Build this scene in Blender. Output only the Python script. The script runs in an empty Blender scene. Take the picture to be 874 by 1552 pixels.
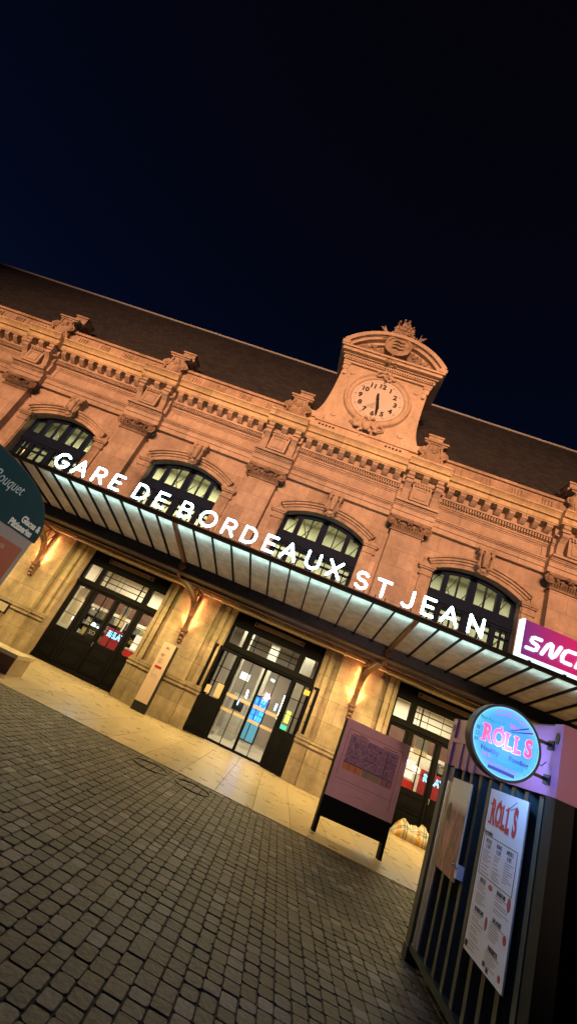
import bpy, math, random
from mathutils import Vector, Matrix
random.seed(7)
PI = math.pi
S = bpy.context.scene
COL = S.collection
W = {}                       # world position of each object's origin

# ------------------------------------------------------------------ materials
def mat(name, col=(.5, .5, .5), rough=.7, metal=0., noise=0., nscale=3., bump=0., bscale=20., emit=None, estr=0., spec=.5):
    m = bpy.data.materials.new(name); m.use_nodes = True
    nt = m.node_tree; b = nt.nodes['Principled BSDF']
    b.inputs['Base Color'].default_value = (*col, 1)
    b.inputs['Roughness'].default_value = rough
    b.inputs['Metallic'].default_value = metal
    b.inputs['Specular IOR Level'].default_value = spec
    if emit:
        b.inputs['Emission Color'].default_value = (*emit, 1); b.inputs['Emission Strength'].default_value = estr
    tc = None
    if noise or bump:
        tc = nt.nodes.new('ShaderNodeTexCoord')
    if noise:
        n = nt.nodes.new('ShaderNodeTexNoise'); n.inputs['Scale'].default_value = nscale; n.inputs['Detail'].default_value = 6
        n.inputs['Roughness'].default_value = .65
        nt.links.new(tc.outputs['Object'], n.inputs['Vector'])
        r = nt.nodes.new('ShaderNodeMapRange'); r.inputs[1].default_value = .3; r.inputs[2].default_value = .7
        r.inputs[3].default_value = 1 - noise; r.inputs[4].default_value = 1 + noise * .6
        nt.links.new(n.outputs['Fac'], r.inputs[0])
        h = nt.nodes.new('ShaderNodeVectorMath'); h.operation = 'SCALE'; h.inputs[0].default_value = col
        nt.links.new(r.outputs[0], h.inputs['Scale']); nt.links.new(h.outputs[0], b.inputs['Base Color'])
    if bump:
        n2 = nt.nodes.new('ShaderNodeTexNoise'); n2.inputs['Scale'].default_value = bscale; n2.inputs['Detail'].default_value = 5
        nt.links.new(tc.outputs['Object'], n2.inputs['Vector'])
        bp = nt.nodes.new('ShaderNodeBump'); bp.inputs['Strength'].default_value = bump; bp.inputs['Distance'].default_value = .02
        nt.links.new(n2.outputs['Fac'], bp.inputs['Height']); nt.links.new(bp.outputs[0], b.inputs['Normal'])
    return m

def stone(name, col, joints=True, bw=1.1, rh=.46, stain=.35, bump=.35):
    m = bpy.data.materials.new(name); m.use_nodes = True
    nt = m.node_tree; N = nt.nodes; L = nt.links; b = N['Principled BSDF']
    b.inputs['Roughness'].default_value = .85; b.inputs['Specular IOR Level'].default_value = .25
    g = N.new('ShaderNodeNewGeometry')
    sx = N.new('ShaderNodeSeparateXYZ'); L.new(g.outputs['Position'], sx.inputs[0])
    n1 = N.new('ShaderNodeTexNoise'); n1.inputs['Scale'].default_value = .9; n1.inputs['Detail'].default_value = 8; n1.inputs['Roughness'].default_value = .7
    L.new(g.outputs['Position'], n1.inputs['Vector'])
    n2 = N.new('ShaderNodeTexNoise'); n2.inputs['Scale'].default_value = 9; n2.inputs['Detail'].default_value = 6; n2.inputs['Roughness'].default_value = .7
    L.new(g.outputs['Position'], n2.inputs['Vector'])
    # vertical rain streaks
    mp = N.new('ShaderNodeMapping'); mp.inputs['Scale'].default_value = (5, 5, .35); L.new(g.outputs['Position'], mp.inputs[0])
    n3 = N.new('ShaderNodeTexNoise'); n3.inputs['Scale'].default_value = 1; n3.inputs['Detail'].default_value = 5; L.new(mp.outputs[0], n3.inputs['Vector'])
    def rng(src, a, bb, lo, hi):
        r = N.new('ShaderNodeMapRange'); r.inputs[1].default_value = a; r.inputs[2].default_value = bb; r.inputs[3].default_value = lo; r.inputs[4].default_value = hi
        L.new(src, r.inputs[0]); return r.outputs[0]
    def mul(a, c):
        x = N.new('ShaderNodeMath'); x.operation = 'MULTIPLY'; L.new(a, x.inputs[0]); L.new(c, x.inputs[1]); return x.outputs[0]
    f = mul(mul(rng(n1.outputs['Fac'], .35, .65, 1 - stain, 1.08), rng(n2.outputs['Fac'], .3, .7, .85, 1.1)), rng(n3.outputs['Fac'], .35, .6, 1 - stain * .35, 1.03))
    height = n2.outputs['Fac']
    if joints:
        cb = N.new('ShaderNodeCombineXYZ'); L.new(sx.outputs[0], cb.inputs[0]); L.new(sx.outputs[2], cb.inputs[1])
        br = N.new('ShaderNodeTexBrick'); br.inputs['Scale'].default_value = 1; br.inputs['Brick Width'].default_value = bw; br.inputs['Row Height'].default_value = rh
        br.inputs['Mortar Size'].default_value = .007; br.inputs['Mortar Smooth'].default_value = .3
        br.inputs['Color1'].default_value = (1, 1, 1, 1); br.inputs['Color2'].default_value = (.76, .76, .76, 1); br.inputs['Mortar'].default_value = (.46, .46, .46, 1)
        L.new(cb.outputs[0], br.inputs['Vector'])
        bwn = N.new('ShaderNodeRGBToBW'); L.new(br.outputs['Color'], bwn.inputs[0])
        f = mul(f, bwn.outputs[0])
    sc = N.new('ShaderNodeVectorMath'); sc.operation = 'SCALE'; sc.inputs[0].default_value = col
    L.new(f, sc.inputs['Scale']); L.new(sc.outputs[0], b.inputs['Base Color'])
    bp = N.new('ShaderNodeBump'); bp.inputs['Strength'].default_value = bump; bp.inputs['Distance'].default_value = .02
    L.new(height, bp.inputs['Height']); L.new(bp.outputs[0], b.inputs['Normal'])
    return m

def emis(name, col, s):
    m = bpy.data.materials.new(name); m.use_nodes = True
    b = m.node_tree.nodes['Principled BSDF']
    b.inputs['Base Color'].default_value = (*[c * .5 for c in col], 1)
    b.inputs['Emission Color'].default_value = (*col, 1); b.inputs['Emission Strength'].default_value = s
    return m

def glass(name, tint=(.92, .95, .95), refl=.08):
    m = bpy.data.materials.new(name); m.use_nodes = True
    nt = m.node_tree; N = nt.nodes; L = nt.links
    N.remove(N['Principled BSDF'])
    t = N.new('ShaderNodeBsdfTransparent'); t.inputs[0].default_value = (*tint, 1)
    g = N.new('ShaderNodeBsdfGlossy'); g.inputs['Roughness'].default_value = .03
    lw = N.new('ShaderNodeLayerWeight'); lw.inputs['Blend'].default_value = .35
    mx = N.new('ShaderNodeMixShader'); a = N.new('ShaderNodeMath'); a.operation = 'MULTIPLY_ADD'
    L.new(lw.outputs['Fresnel'], a.inputs[0]); a.inputs[1].default_value = .22; a.inputs[2].default_value = refl * .2
    L.new(a.outputs[0], mx.inputs[0]); L.new(t.outputs[0], mx.inputs[1]); L.new(g.outputs[0], mx.inputs[2])
    L.new(mx.outputs[0], N['Material Output'].inputs['Surface'])
    return m

def frosted(name, col):
    m = bpy.data.materials.new(name); m.use_nodes = True
    nt = m.node_tree; N = nt.nodes; L = nt.links
    N.remove(N['Principled BSDF'])
    tc = N.new('ShaderNodeNewGeometry')
    n = N.new('ShaderNodeTexNoise'); n.inputs['Scale'].default_value = 5; n.inputs['Detail'].default_value = 6; L.new(tc.outputs['Position'], n.inputs['Vector'])
    n4 = N.new('ShaderNodeTexNoise'); n4.inputs['Scale'].default_value = 60; n4.inputs['Detail'].default_value = 2; L.new(tc.outputs['Position'], n4.inputs['Vector'])
    ad = N.new('ShaderNodeMath'); ad.operation = 'MULTIPLY_ADD'; ad.inputs[1].default_value = .35; L.new(n4.outputs['Fac'], ad.inputs[0]); L.new(n.outputs['Fac'], ad.inputs[2])
    r = N.new('ShaderNodeMapRange'); r.inputs[1].default_value = .45; r.inputs[2].default_value = .95; r.inputs[3].default_value = .7; r.inputs[4].default_value = 1.15
    L.new(ad.outputs[0], r.inputs[0])
    sc = N.new('ShaderNodeVectorMath'); sc.operation = 'SCALE'; sc.inputs[0].default_value = col; L.new(r.outputs[0], sc.inputs['Scale'])
    d = N.new('ShaderNodeBsdfDiffuse'); t = N.new('ShaderNodeBsdfTranslucent'); L.new(sc.outputs[0], d.inputs[0]); L.new(sc.outputs[0], t.inputs[0])
    mx = N.new('ShaderNodeMixShader'); mx.inputs[0].default_value = .55
    L.new(d.outputs[0], mx.inputs[1]); L.new(t.outputs[0], mx.inputs[2]); L.new(mx.outputs[0], N['Material Output'].inputs['Surface'])
    return m

MAT = dict(
    wall=stone('limestone blocks', (.52, .38, .275), True, bw=1.3, rh=.62, stain=.28, bump=.2),
    wall2=stone('limestone carved', (.50, .36, .25), False, stain=.5, bump=.7),
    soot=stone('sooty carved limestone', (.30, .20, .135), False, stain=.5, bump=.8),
    plinth=stone('limestone pier', (.47, .38, .26), True, bw=1.6, rh=.62, stain=.45),
    gable=stone('pale limestone', (.60, .45, .32), False, stain=.2, bump=.25),
    cornice=stone('limestone cornice', (.52, .38, .275), True, bw=1.5, rh=5, stain=.2, bump=.2),
    corona=stone('yellow corona limestone', (.70, .53, .31), True, bw=1.45, rh=9, stain=.28),  # corona paler and yellower than the rest of the stone
    slate=mat('slate', (.026, .024, .025), .7, noise=.4, nscale=1.5, bump=.3, bscale=8),
    zinc=mat('zinc ridge', (.5, .5, .5), .6),
    black=mat('black painted joinery', (.0045, .0045, .006), .6, noise=.3, bump=.1, spec=.1),
    navy=mat('dark blue window frame', (.004, .010, .028), .6, noise=.25, spec=.08),
    iron=mat('rust brown painted iron', (.16, .085, .055), .55, metal=.2, noise=.35, nscale=12, bump=.2, bscale=60),
    bluemetal=mat('dark blue grey steel', (.03, .035, .05), .5, metal=.3, noise=.4, nscale=5),
    rib=mat('dark glazing bar', (.008, .008, .01), .6, spec=.1),
    pipe=mat('pale painted pipe', (.62, .56, .48), .45),
    strip=mat('brown closer casing', (.16, .11, .09), .5, noise=.2),
    pane=glass('clear door glass'),
    upane=glass('upper window glass', (.85, .88, .8)),
    canopyglass=frosted('frosted canopy glass', (.58, .53, .42)),
    cream=mat('cream plaster', (.62, .55, .42), .8, noise=.08),
    hall=mat('hall plaster', (.5, .5, .42), .8, noise=.25, nscale=1.2),
    ifloor=mat('polished interior floor', (.42, .36, .28), .22, noise=.15),
    asphalt=mat('asphalt', (.035, .032, .03), .9, noise=.3, bump=.5, bscale=60),
    letter=emis('white neon tube', (.50, .86, 1.0), 20),
    steel=mat('brushed steel', (.55, .55, .52), .35, metal=.8),
    darksteel=mat('dark steel', (.02, .02, .022), .5, metal=.4),
)

# ------------------------------------------------------------------ mesh builder
class M:
    def __init__(s): s.v = []; s.f = []; s.m = []; s.mi = 0
    def add(s, vs, fs):
        o = len(s.v); s.v += [tuple(p) for p in vs]
        for f in fs: s.f.append([i + o for i in f]); s.m.append(s.mi)
        return s
    def box(s, x0, x1, y0, y1, z0, z1):
        if x0 > x1: x0, x1 = x1, x0
        if y0 > y1: y0, y1 = y1, y0
        if z0 > z1: z0, z1 = z1, z0
        return s.add([(x0,y0,z0),(x1,y0,z0),(x1,y1,z0),(x0,y1,z0),(x0,y0,z1),(x1,y0,z1),(x1,y1,z1),(x0,y1,z1)],
                     [(0,3,2,1),(4,5,6,7),(0,1,5,4),(1,2,6,5),(2,3,7,6),(3,0,4,7)])
    def prism(s, poly, a, b, axis):
        # poly: list of 2D points; axis x: (y,z), y: (x,z), z: (x,y)
        n = len(poly)
        def P(p, t): return (t, p[0], p[1]) if axis == 'x' else ((p[0], t, p[1]) if axis == 'y' else (p[0], p[1], t))
        vs = [P(p, a) for p in poly] + [P(p, b) for p in poly]
        fs = [list(range(n))[::-1], list(range(n, 2 * n))] + [(i, (i + 1) % n, n + (i + 1) % n, n + i) for i in range(n)]
        return s.add(vs, fs)
    def tube(s, pts, r, n=8, cap=True, rx=None):
        pts = [Vector(p) for p in pts]; k = len(pts); rs = r if isinstance(r, (list, tuple)) else [r] * k
        ring = []; prev = None
        for i in range(k):
            t = (pts[min(i + 1, k - 1)] - pts[max(i - 1, 0)]).normalized()
            if prev is None:
                up = Vector((0, 0, 1)) if abs(t.z) < .9 else Vector((0, 1, 0))
                u = t.cross(up).normalized()
            else:
                u = (prev - t * prev.dot(t)).normalized()
            prev = u; w = t.cross(u)
            ring += [tuple(pts[i] + (u * math.cos(a) + w * math.sin(a)) * rs[i]) for a in [2 * PI * j / n for j in range(n)]]
        fs = []
        for i in range(k - 1):
            for j in range(n):
                fs.append((i*n+j, i*n+(j+1)%n, (i+1)*n+(j+1)%n, (i+1)*n+j))
        if cap: fs += [list(range(n))[::-1], [(k-1)*n + j for j in range(n)]]
        return s.add(ring, fs)
    def sphere(s, c, r, sx=1, sy=1, sz=1, n=10, m=7):
        vs = []; fs = []
        for i in range(m + 1):
            th = PI * i / m
            for j in range(n):
                ph = 2 * PI * j / n
                vs.append((c[0] + r*sx*math.sin(th)*math.cos(ph), c[1] + r*sy*math.sin(th)*math.sin(ph), c[2] + r*sz*math.cos(th)))
        for i in range(m):
            for j in range(n):
                fs.append((i*n+j, (i+1)*n+j, (i+1)*n+(j+1)%n, i*n+(j+1)%n))
        return s.add(vs, fs)
    def disc(s, c, r, y0, y1, n=48, axis='y', r2=None):
        p = [(c[0] + r*math.cos(2*PI*i/n), c[1] + (r2 or r)*math.sin(2*PI*i/n)) for i in range(n)]
        return s.prism(p, y0, y1, axis)
    def ring(s, c, r0, r1, y0, y1, n=64, prof=None):
        # annulus in the xz plane; prof list of (radius, y)
        prof = prof or [(r0, y1), (r0, y0), (r1, y0), (r1, y1)]
        k = len(prof); vs = []; fs = []
        for i in range(n):
            a = 2*PI*i/n
            for (r, y) in prof: vs.append((c[0] + r*math.cos(a), y, c[1] + r*math.sin(a)))
        for i in range(n):
            for j in range(k):
                fs.append((i*k+j, i*k+(j+1)%k, ((i+1)%n)*k+(j+1)%k, ((i+1)%n)*k+j))
        return s.add(vs, fs)
    def spiral(s, c, r, y, turns=1.75, rt=.05, sgn=1, a0=0):
        # a volute in the xz plane
        pts = []; rs = []
        n = int(turns * 12)
        for i in range(n + 1):
            t = i / n; a = a0 + sgn * turns * 2*PI*t
            rr = r * (1 - .82 * t)
            pts.append((c[0] + rr*math.cos(a), y - .06*t, c[1] + rr*math.sin(a))); rs.append(rt * (1 - .5*t))
        s.tube(pts, rs, 6)
        s.sphere((c[0], y - .06, c[1]), rt * .9, n=8, m=5)
        return s
    def build(s, name, mats, parent=None, loc=(0, 0, 0), smooth=False, label=None):
        me = bpy.data.meshes.new(name); me.from_pydata(s.v, [], s.f); me.validate()
        if not isinstance(mats, (list, tuple)): mats = [mats]
        for m in mats: me.materials.append(m)
        if len(mats) > 1:
            for p, i in zip(me.polygons, s.m): p.material_index = i
        import bmesh
        b = bmesh.new(); b.from_mesh(me); bmesh.ops.recalc_face_normals(b, faces=b.faces); b.to_mesh(me); b.free()
        if smooth:
            for p in me.polygons: p.use_smooth = True
        return link(name, me, parent, loc, label)

def link(name, me, parent=None, loc=(0, 0, 0), label=None):
    o = bpy.data.objects.new(name, me); COL.objects.link(o)
    loc = Vector(loc); W[o] = loc
    if parent: o.parent = parent; o.location = loc - W[parent]
    else: o.location = loc
    if label: o['label'] = label
    return o

def thing(name, loc, label, cat, group=None):
    o = link(name, None, None, loc); tag(o, label, cat, group); return o
def tag(o, label=None, cat=None, group=None, kind=None):
    if label: o['label'] = label
    if cat: o['category'] = cat
    if group: o['group'] = group
    if kind: o['kind'] = kind
    return o
def again(src, parent, loc, label=None):
    """copy of a part and of its sub-parts"""
    c = src.copy(); COL.objects.link(c); c.parent = parent; W[c] = Vector(loc); c.location = Vector(loc) - W[parent]
    if label: c['label'] = label
    elif 'label' in c: del c['label']
    for ch in [o for o in list(W) if o.parent == src]:
        d = ch.copy(); COL.objects.link(d); d.parent = c; W[d] = W[ch] - W[src] + W[c]
    return c

def text_mesh(txt, size, depth=.002, align='CENTER', bold=0., shear=0., sx=1.):
    cu = bpy.data.curves.new('t', 'FONT'); cu.body = txt; cu.size = size; cu.extrude = depth; cu.align_x = align; cu.align_y = 'CENTER'
    cu.offset = bold; cu.shear = shear; cu.resolution_u = 3
    o = bpy.data.objects.new('t', cu); COL.objects.link(o)
    bpy.context.view_layer.update()
    me = bpy.data.meshes.new_from_object(o.evaluated_get(bpy.context.evaluated_depsgraph_get()))
    bpy.data.objects.remove(o)
    if sx != 1:
        for v in me.vertices: v.co.x *= sx
    return me
def text(name, txt, size, m, parent, loc, face='-y', **k):
    """face -y: readable from -y; +x: readable from +x; -x: readable from -x"""
    me = text_mesh(txt, size, **k)
    rot = {'-y': Matrix(((1,0,0),(0,0,-1),(0,1,0))), '+x': Matrix(((0,0,1),(1,0,0),(0,1,0))), '-x': Matrix(((0,0,-1),(-1,0,0),(0,1,0)))}[face]
    for v in me.vertices: v.co = rot @ v.co
    me.materials.append(m)
    o = link(name, me, parent, loc); return o

# ------------------------------------------------------------------ camera (solved from the vanishing points of the photograph)
R = ((0.92283965, -0.01914524, 0.38470825), (0.35615122, 0.42281864, -0.83329509), (-0.14670819, 0.90601206, 0.39701241))
cam = bpy.data.cameras.new('camera'); co = bpy.data.objects.new('camera', cam); COL.objects.link(co)
Rt = Matrix(R).transposed(); D = Matrix(((1,0,0),(0,-1,0),(0,0,-1)))
co.matrix_world = Matrix.Translation((0, 0, 1.65)) @ (Rt @ D).to_4x4()
cam.sensor_fit = 'HORIZONTAL'; cam.sensor_width = 36; cam.lens = 642.73 / 874 * 36
cam.clip_start = .05; cam.clip_end = 3000
S.camera = co

# ------------------------------------------------------------------ layout constants
B = 5.75; XC = -.885                    # bay pitch, centre of the clock bay
BAYS = [XC + B * k for k in range(-5, 5)]
PILS = [XC - B / 2 + B * k for k in range(-5, 6)]
YW = 14.6                                # wall face
XL, XR = PILS[0], PILS[-1]

# ------------------------------------------------------------------ ground
o = M().add([(-900,-900,-.05),(900,-900,-.05),(900,900,-.05),(-900,900,-.05)], [(0,1,2,3)]).build('ground', MAT['asphalt']); tag(o, kind='structure')

def cobble_mat():
    m = bpy.data.materials.new('granite setts'); m.use_nodes = True
    nt = m.node_tree; N = nt.nodes; L = nt.links; b = N['Principled BSDF']
    g = N.new('ShaderNodeNewGeometry')
    cr = N.new('ShaderNodeValToRGB'); e = cr.color_ramp.elements
    e[0].position = 0; e[0].color = (.015, .012, .013, 1); e[1].position = 1; e[1].color = (.12, .098, .10, 1)
    for p, c in ((.25, (.030, .020, .021)), (.45, (.046, .029, .027)), (.6, (.033, .027, .032)), (.7, (.066, .040, .033)), (.8, (.050, .040, .042)), (.92, (.092, .074, .076))):
        q = e.new(p); q.color = (*c, 1)
    L.new(g.outputs['Random Per Island'], cr.inputs[0])
    n = N.new('ShaderNodeTexNoise'); n.inputs['Scale'].default_value = 25; n.inputs['Detail'].default_value = 8; L.new(g.outputs['Position'], n.inputs['Vector'])
    n0 = N.new('ShaderNodeTexNoise'); n0.inputs['Scale'].default_value = .7; n0.inputs['Detail'].default_value = 4; L.new(g.outputs['Position'], n0.inputs['Vector'])
    r = N.new('ShaderNodeMapRange'); r.inputs[1].default_value = .3; r.inputs[2].default_value = .7; r.inputs[3].default_value = .65; r.inputs[4].default_value = 1.2; L.new(n.outputs['Fac'], r.inputs[0])
    r0 = N.new('ShaderNodeMapRange'); r0.inputs[1].default_value = .35; r0.inputs[2].default_value = .65; r0.inputs[3].default_value = .6; r0.inputs[4].default_value = 1.15; L.new(n0.outputs['Fac'], r0.inputs[0])
    mu = N.new('ShaderNodeMath'); mu.operation = 'MULTIPLY'; L.new(r.outputs[0], mu.inputs[0]); L.new(r0.outputs[0], mu.inputs[1])
    sc = N.new('ShaderNodeVectorMath'); sc.operation = 'SCALE'; L.new(cr.outputs[0], sc.inputs[0]); L.new(mu.outputs[0], sc.inputs['Scale']); L.new(sc.outputs[0], b.inputs['Base Color'])
    b.inputs['Roughness'].default_value = .62; b.inputs['Specular IOR Level'].default_value = .35
    bp = N.new('ShaderNodeBump'); bp.inputs['Strength'].default_value = .9; bp.inputs['Distance'].default_value = .008; L.new(n.outputs['Fac'], bp.inputs['Height']); L.new(bp.outputs[0], b.inputs['Normal'])
    return m
rnd = random.Random(3)
m = M(); x = -17.
while x < 9.:
    w = rnd.uniform(.116, .136); y = -3. + rnd.uniform(0, .15)
    far = x < -9 or x > 5
    while y < 8.93:
        l = rnd.uniform(.115, .165) * (1.6 if rnd.random() < .03 else 1)
        y1 = min(y + l, 8.945)
        if y1 - y > .05:
            g = .002 + rnd.random() * .0025; h = rnd.uniform(-.003, .002); c = .004
            j = lambda: rnd.uniform(-.004, .004)
            x0, x1, a, bb = x + g, x + w - g, y + g, y1 - g
            k = rnd.uniform(.008, .022)
            def rr(x0, x1, a, bb, z, k): return [(x0+k,a,z),(x1-k,a,z),(x1,a+k,z),(x1,bb-k,z),(x1-k,bb,z),(x0+k,bb,z),(x0,bb-k,z),(x0,a+k,z)]
            j1, j2, j3, j4 = j(), j(), j(), j()
            ringb = rr(x0+j1, x1+j2, a+j3, bb+j4, -.045, k)
            ringm = rr(x0+j1, x1+j2, a+j3, bb+j4, h - .006, k)
            ringt = rr(x0+j1+c, x1+j2-c, a+j3+c, bb+j4-c, h, k * .8)
            vs = ringb + ringm + ringt + [((x0+x1)/2, (a+bb)/2, h + .0005)]
            fs = [(i, (i+1) % 8, 8 + (i+1) % 8, 8 + i) for i in range(8)] + [(8+i, 8+(i+1) % 8, 16+(i+1) % 8, 16+i) for i in range(8)] + [(16+i, 16+(i+1) % 8, 24) for i in range(8)]
            m.add(vs, fs)
        y = y1 + .0
        if y1 >= 8.94: break
    x += w
m.mi = 1; m.box(-17, 9, -3, 8.94, -.06, -.010)
o = m.build('cobblestone_paving', [cobble_mat(), mat('dark joint sand', (.027, .021, .016), .95, noise=.4, nscale=3)]); tag(o, kind='structure')

def slab_mat():
    m = bpy.data.materials.new('polished stone slabs'); m.use_nodes = True
    nt = m.node_tree; N = nt.nodes; L = nt.links; b = N['Principled BSDF']
    g = N.new('ShaderNodeNewGeometry')
    n = N.new('ShaderNodeTexNoise'); n.inputs['Scale'].default_value = 1.6; n.inputs['Detail'].default_value = 9; n.inputs['Roughness'].default_value = .7; L.new(g.outputs['Position'], n.inputs['Vector'])
    cr = N.new('ShaderNodeValToRGB'); e = cr.color_ramp.elements
    e[0].position = .34; e[0].color = (.33, .26, .17, 1); e[1].position = .66; e[1].color = (.47, .385, .255, 1)
    nd = N.new('ShaderNodeTexNoise'); nd.inputs['Scale'].default_value = 7; nd.inputs['Detail'].default_value = 10; nd.inputs['Roughness'].default_value = .75; L.new(g.outputs['Position'], nd.inputs['Vector'])
    av = N.new('ShaderNodeMath'); av.operation = 'MULTIPLY_ADD'; av.inputs[1].default_value = .5; L.new(nd.outputs['Fac'], av.inputs[0])
    av2 = N.new('ShaderNodeMath'); av2.operation = 'MULTIPLY'; av2.inputs[1].default_value = .5; L.new(n.outputs['Fac'], av2.inputs[0]); L.new(av2.outputs[0], av.inputs[2])
    L.new(av.outputs[0], cr.inputs[0])
    ri = N.new('ShaderNodeMapRange'); ri.inputs[3].default_value = .88; ri.inputs[4].default_value = 1.08; L.new(g.outputs['Random Per Island'], ri.inputs[0])
    sc = N.new('ShaderNodeVectorMath'); sc.operation = 'SCALE'; L.new(cr.outputs[0], sc.inputs[0]); L.new(ri.outputs[0], sc.inputs['Scale']); L.new(sc.outputs[0], b.inputs['Base Color'])
    n2 = N.new('ShaderNodeTexNoise'); n2.inputs['Scale'].default_value = 3; n2.inputs['Detail'].default_value = 5; L.new(g.outputs['Position'], n2.inputs['Vector'])
    r = N.new('ShaderNodeMapRange'); r.inputs[3].default_value = .22; r.inputs[4].default_value = .36; L.new(n2.outputs['Fac'], r.inputs[0]); L.new(r.outputs[0], b.inputs['Roughness'])
    return m
m = M(); x = .18 - .735 * 34
rnd = random.Random(5)
while x < 16:
    ys = [8.955, 11.2 + rnd.uniform(-.1, .1), 15.3] if rnd.random() < .5 else [8.955, 12.9 + rnd.uniform(-.3, .3), 15.3]
    for a, b_ in zip(ys, ys[1:]):
        m.box(x + .004, x + .731, a + .004, b_ - .004, -.045, .004)
    x += .735
o = m.build('pavement', slab_mat()); tag(o, kind='structure')

for i, xc in enumerate((-1.68, -.88)):
    m = M()
    pts = [(.32 * math.cos(2*PI*k/40), .27 * math.sin(2*PI*k/40), 0) for k in range(41)]
    m.tube(pts, .010, 6, cap=False)
    o = m.build('drain_ring', MAT['darksteel'], None, (xc, 8.4, .005), smooth=False)
    tag(o, ['left one of two dark round iron rings set in the cobbles', 'right one of two dark round iron rings set in the cobbles'][i], 'drain cover', 'round iron rings in the cobbles')

# ------------------------------------------------------------------ station building
ST = thing('station_building', (XC, YW, 0), 'long limestone railway station with a clock gable, arched windows and floodlit cornice', 'station')

HO, HD = 1.57, 1.62                  # half widths of window and door openings
def arch(x, half, zs, rise):
    Rr = (half*half + rise*rise) / (2*rise); return zs + rise - Rr + math.sqrt(max(Rr*Rr - x*x, 0))
# wall of one bay
def wall_bay():
    m = M(); h = B/2; y1 = YW + .5
    for s in (-1, 1):
        m.box(s*HD, s*h, YW, y1, 0, 3.98)
        m.box(s*HO, s*h, YW, y1, 4.9, 8.03)
    m.box(-h, h, YW, y1, 3.98, 4.9)
    n = 20; xs = [-HO + 2*HO*i/n for i in range(n+1)]
    for a, b in zip(xs, xs[1:]):
        m.prism([(a, arch(a, HO, 8.03, .43)), (b, arch(b, HO, 8.03, .43)), (b, 9.3), (a, 9.3)], YW, y1, 'y')
    for s in (-1, 1): m.box(s*HO, s*h, YW, y1, 8.03, 9.3)
    m.box(-h, h, YW + .02, y1, 9.3, 12.3)
    return m
w0 = None
for c in BAYS:
    if w0 is None: w0 = wall_bay().build('wall', MAT['wall'], ST, (c, 0, 0))
    else: again(w0, ST, (c, 0, 0))
# surround of one arched window: archivolt, hood, imposts, jamb strips
def surround():
    m = M()
    def band(h0, z0, r0, h1, z1, r1, ya, yb, n=28):
        for i in range(n):
            t0, t1 = -1 + 2*i/n, -1 + 2*(i+1)/n
            m.prism([(t0*h0, arch(t0*h0, h0, z0, r0)), (t1*h0, arch(t1*h0, h0, z0, r0)), (t1*h1, arch(t1*h1, h1, z1, r1)), (t0*h1, arch(t0*h1, h1, z1, r1))], ya, yb, 'y')
    band(HO+.003, 8.03, .43, HO+.13, 8.13, .47, YW-.05, YW+.01)
    band(HO+.13, 8.13, .47, HO+.20, 8.19, .5, YW-.10, YW+.01)
    band(HO+.20, 8.19, .5, HO+.27, 8.25, .53, YW-.16, YW+.01)
    band(HO+.27, 8.25, .53, HO+.32, 8.30, .55, YW-.22, YW+.01)
    for s in (-1, 1):
        # jamb pier with impost capital
        m.box(s*(HO+.04), s*(HO+.42), YW-.08, YW+.02, 4.9, 7.62)
        m.box(s*(HO+.0), s*(HO+.05), YW-.04, YW+.02, 4.9, 8.03)
        for k, (z0, z1, e) in enumerate(((7.62, 7.70, .03), (7.70, 7.86, 0), (7.86, 7.92, .06), (7.92, 8.00, .1), (8.0, 8.06, .06))):
            m.box(s*(HO+.04-e), s*(HO+.46+e), YW-.09-e, YW+.02, z0, z1)
        m.box(s*(HO+.30), s*(HO+.42), YW-.05, YW+.02, 8.06, 8.3)
    # sill and apron
    m.box(-HO-.2, HO+.2, YW-.15, YW+.3, 4.8, 4.92)
    # long curved relieving joint above
    return m
# scrolled keystone
def keystone():
    m = M(); y = YW
    m.prism([(-.17, 8.5), (.17, 8.5), (.24, 9.22), (-.24, 9.22)], y-.26, y+.01, 'y')
    m.box(-.31, .31, y-.40, y+.01, 9.22, 9.29); m.box(-.28, .28, y-.34, y+.01, 9.29, 9.38)
    for s in (-1, 1):
        pts = [(s*.21, y-.38 - .06*math.sin(t*PI), 9.2 - .62*t) for t in [i/10 for i in range(11)]]
        m.tube(pts, [.045 + .02*math.cos(i*.7) for i in range(11)], 6)
        m.sphere((s*.2, y-.37, 9.12), .09, n=10, m=6)
        m.sphere((s*.17, y-.32, 8.6), .075, n=10, m=6)
    m.tube([(0, y-.34, 9.2), (0, y-.42, 9.0), (0, y-.38, 8.8), (0, y-.34, 8.62)], [.1, .13, .11, .08], 8)
    m.sphere((0, y-.3, 8.47), .12, 1, 1, .8)
    for a in range(5): m.sphere((-.14 + .07*a, y-.28, 8.42 - .03*(2-abs(a-2))), .05, n=6, m=4)
    return m
s0 = k0 = None
for c in BAYS:
    if s0 is None:
        s0 = surround().build('window_surround', MAT['wall2'], ST, (c, 0, 0)); k0 = keystone().build('keystone', MAT['wall2'], ST, (c, 0, 0))
    else: again(s0, ST, (c, 0, 0)); again(k0, ST, (c, 0, 0))

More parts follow.
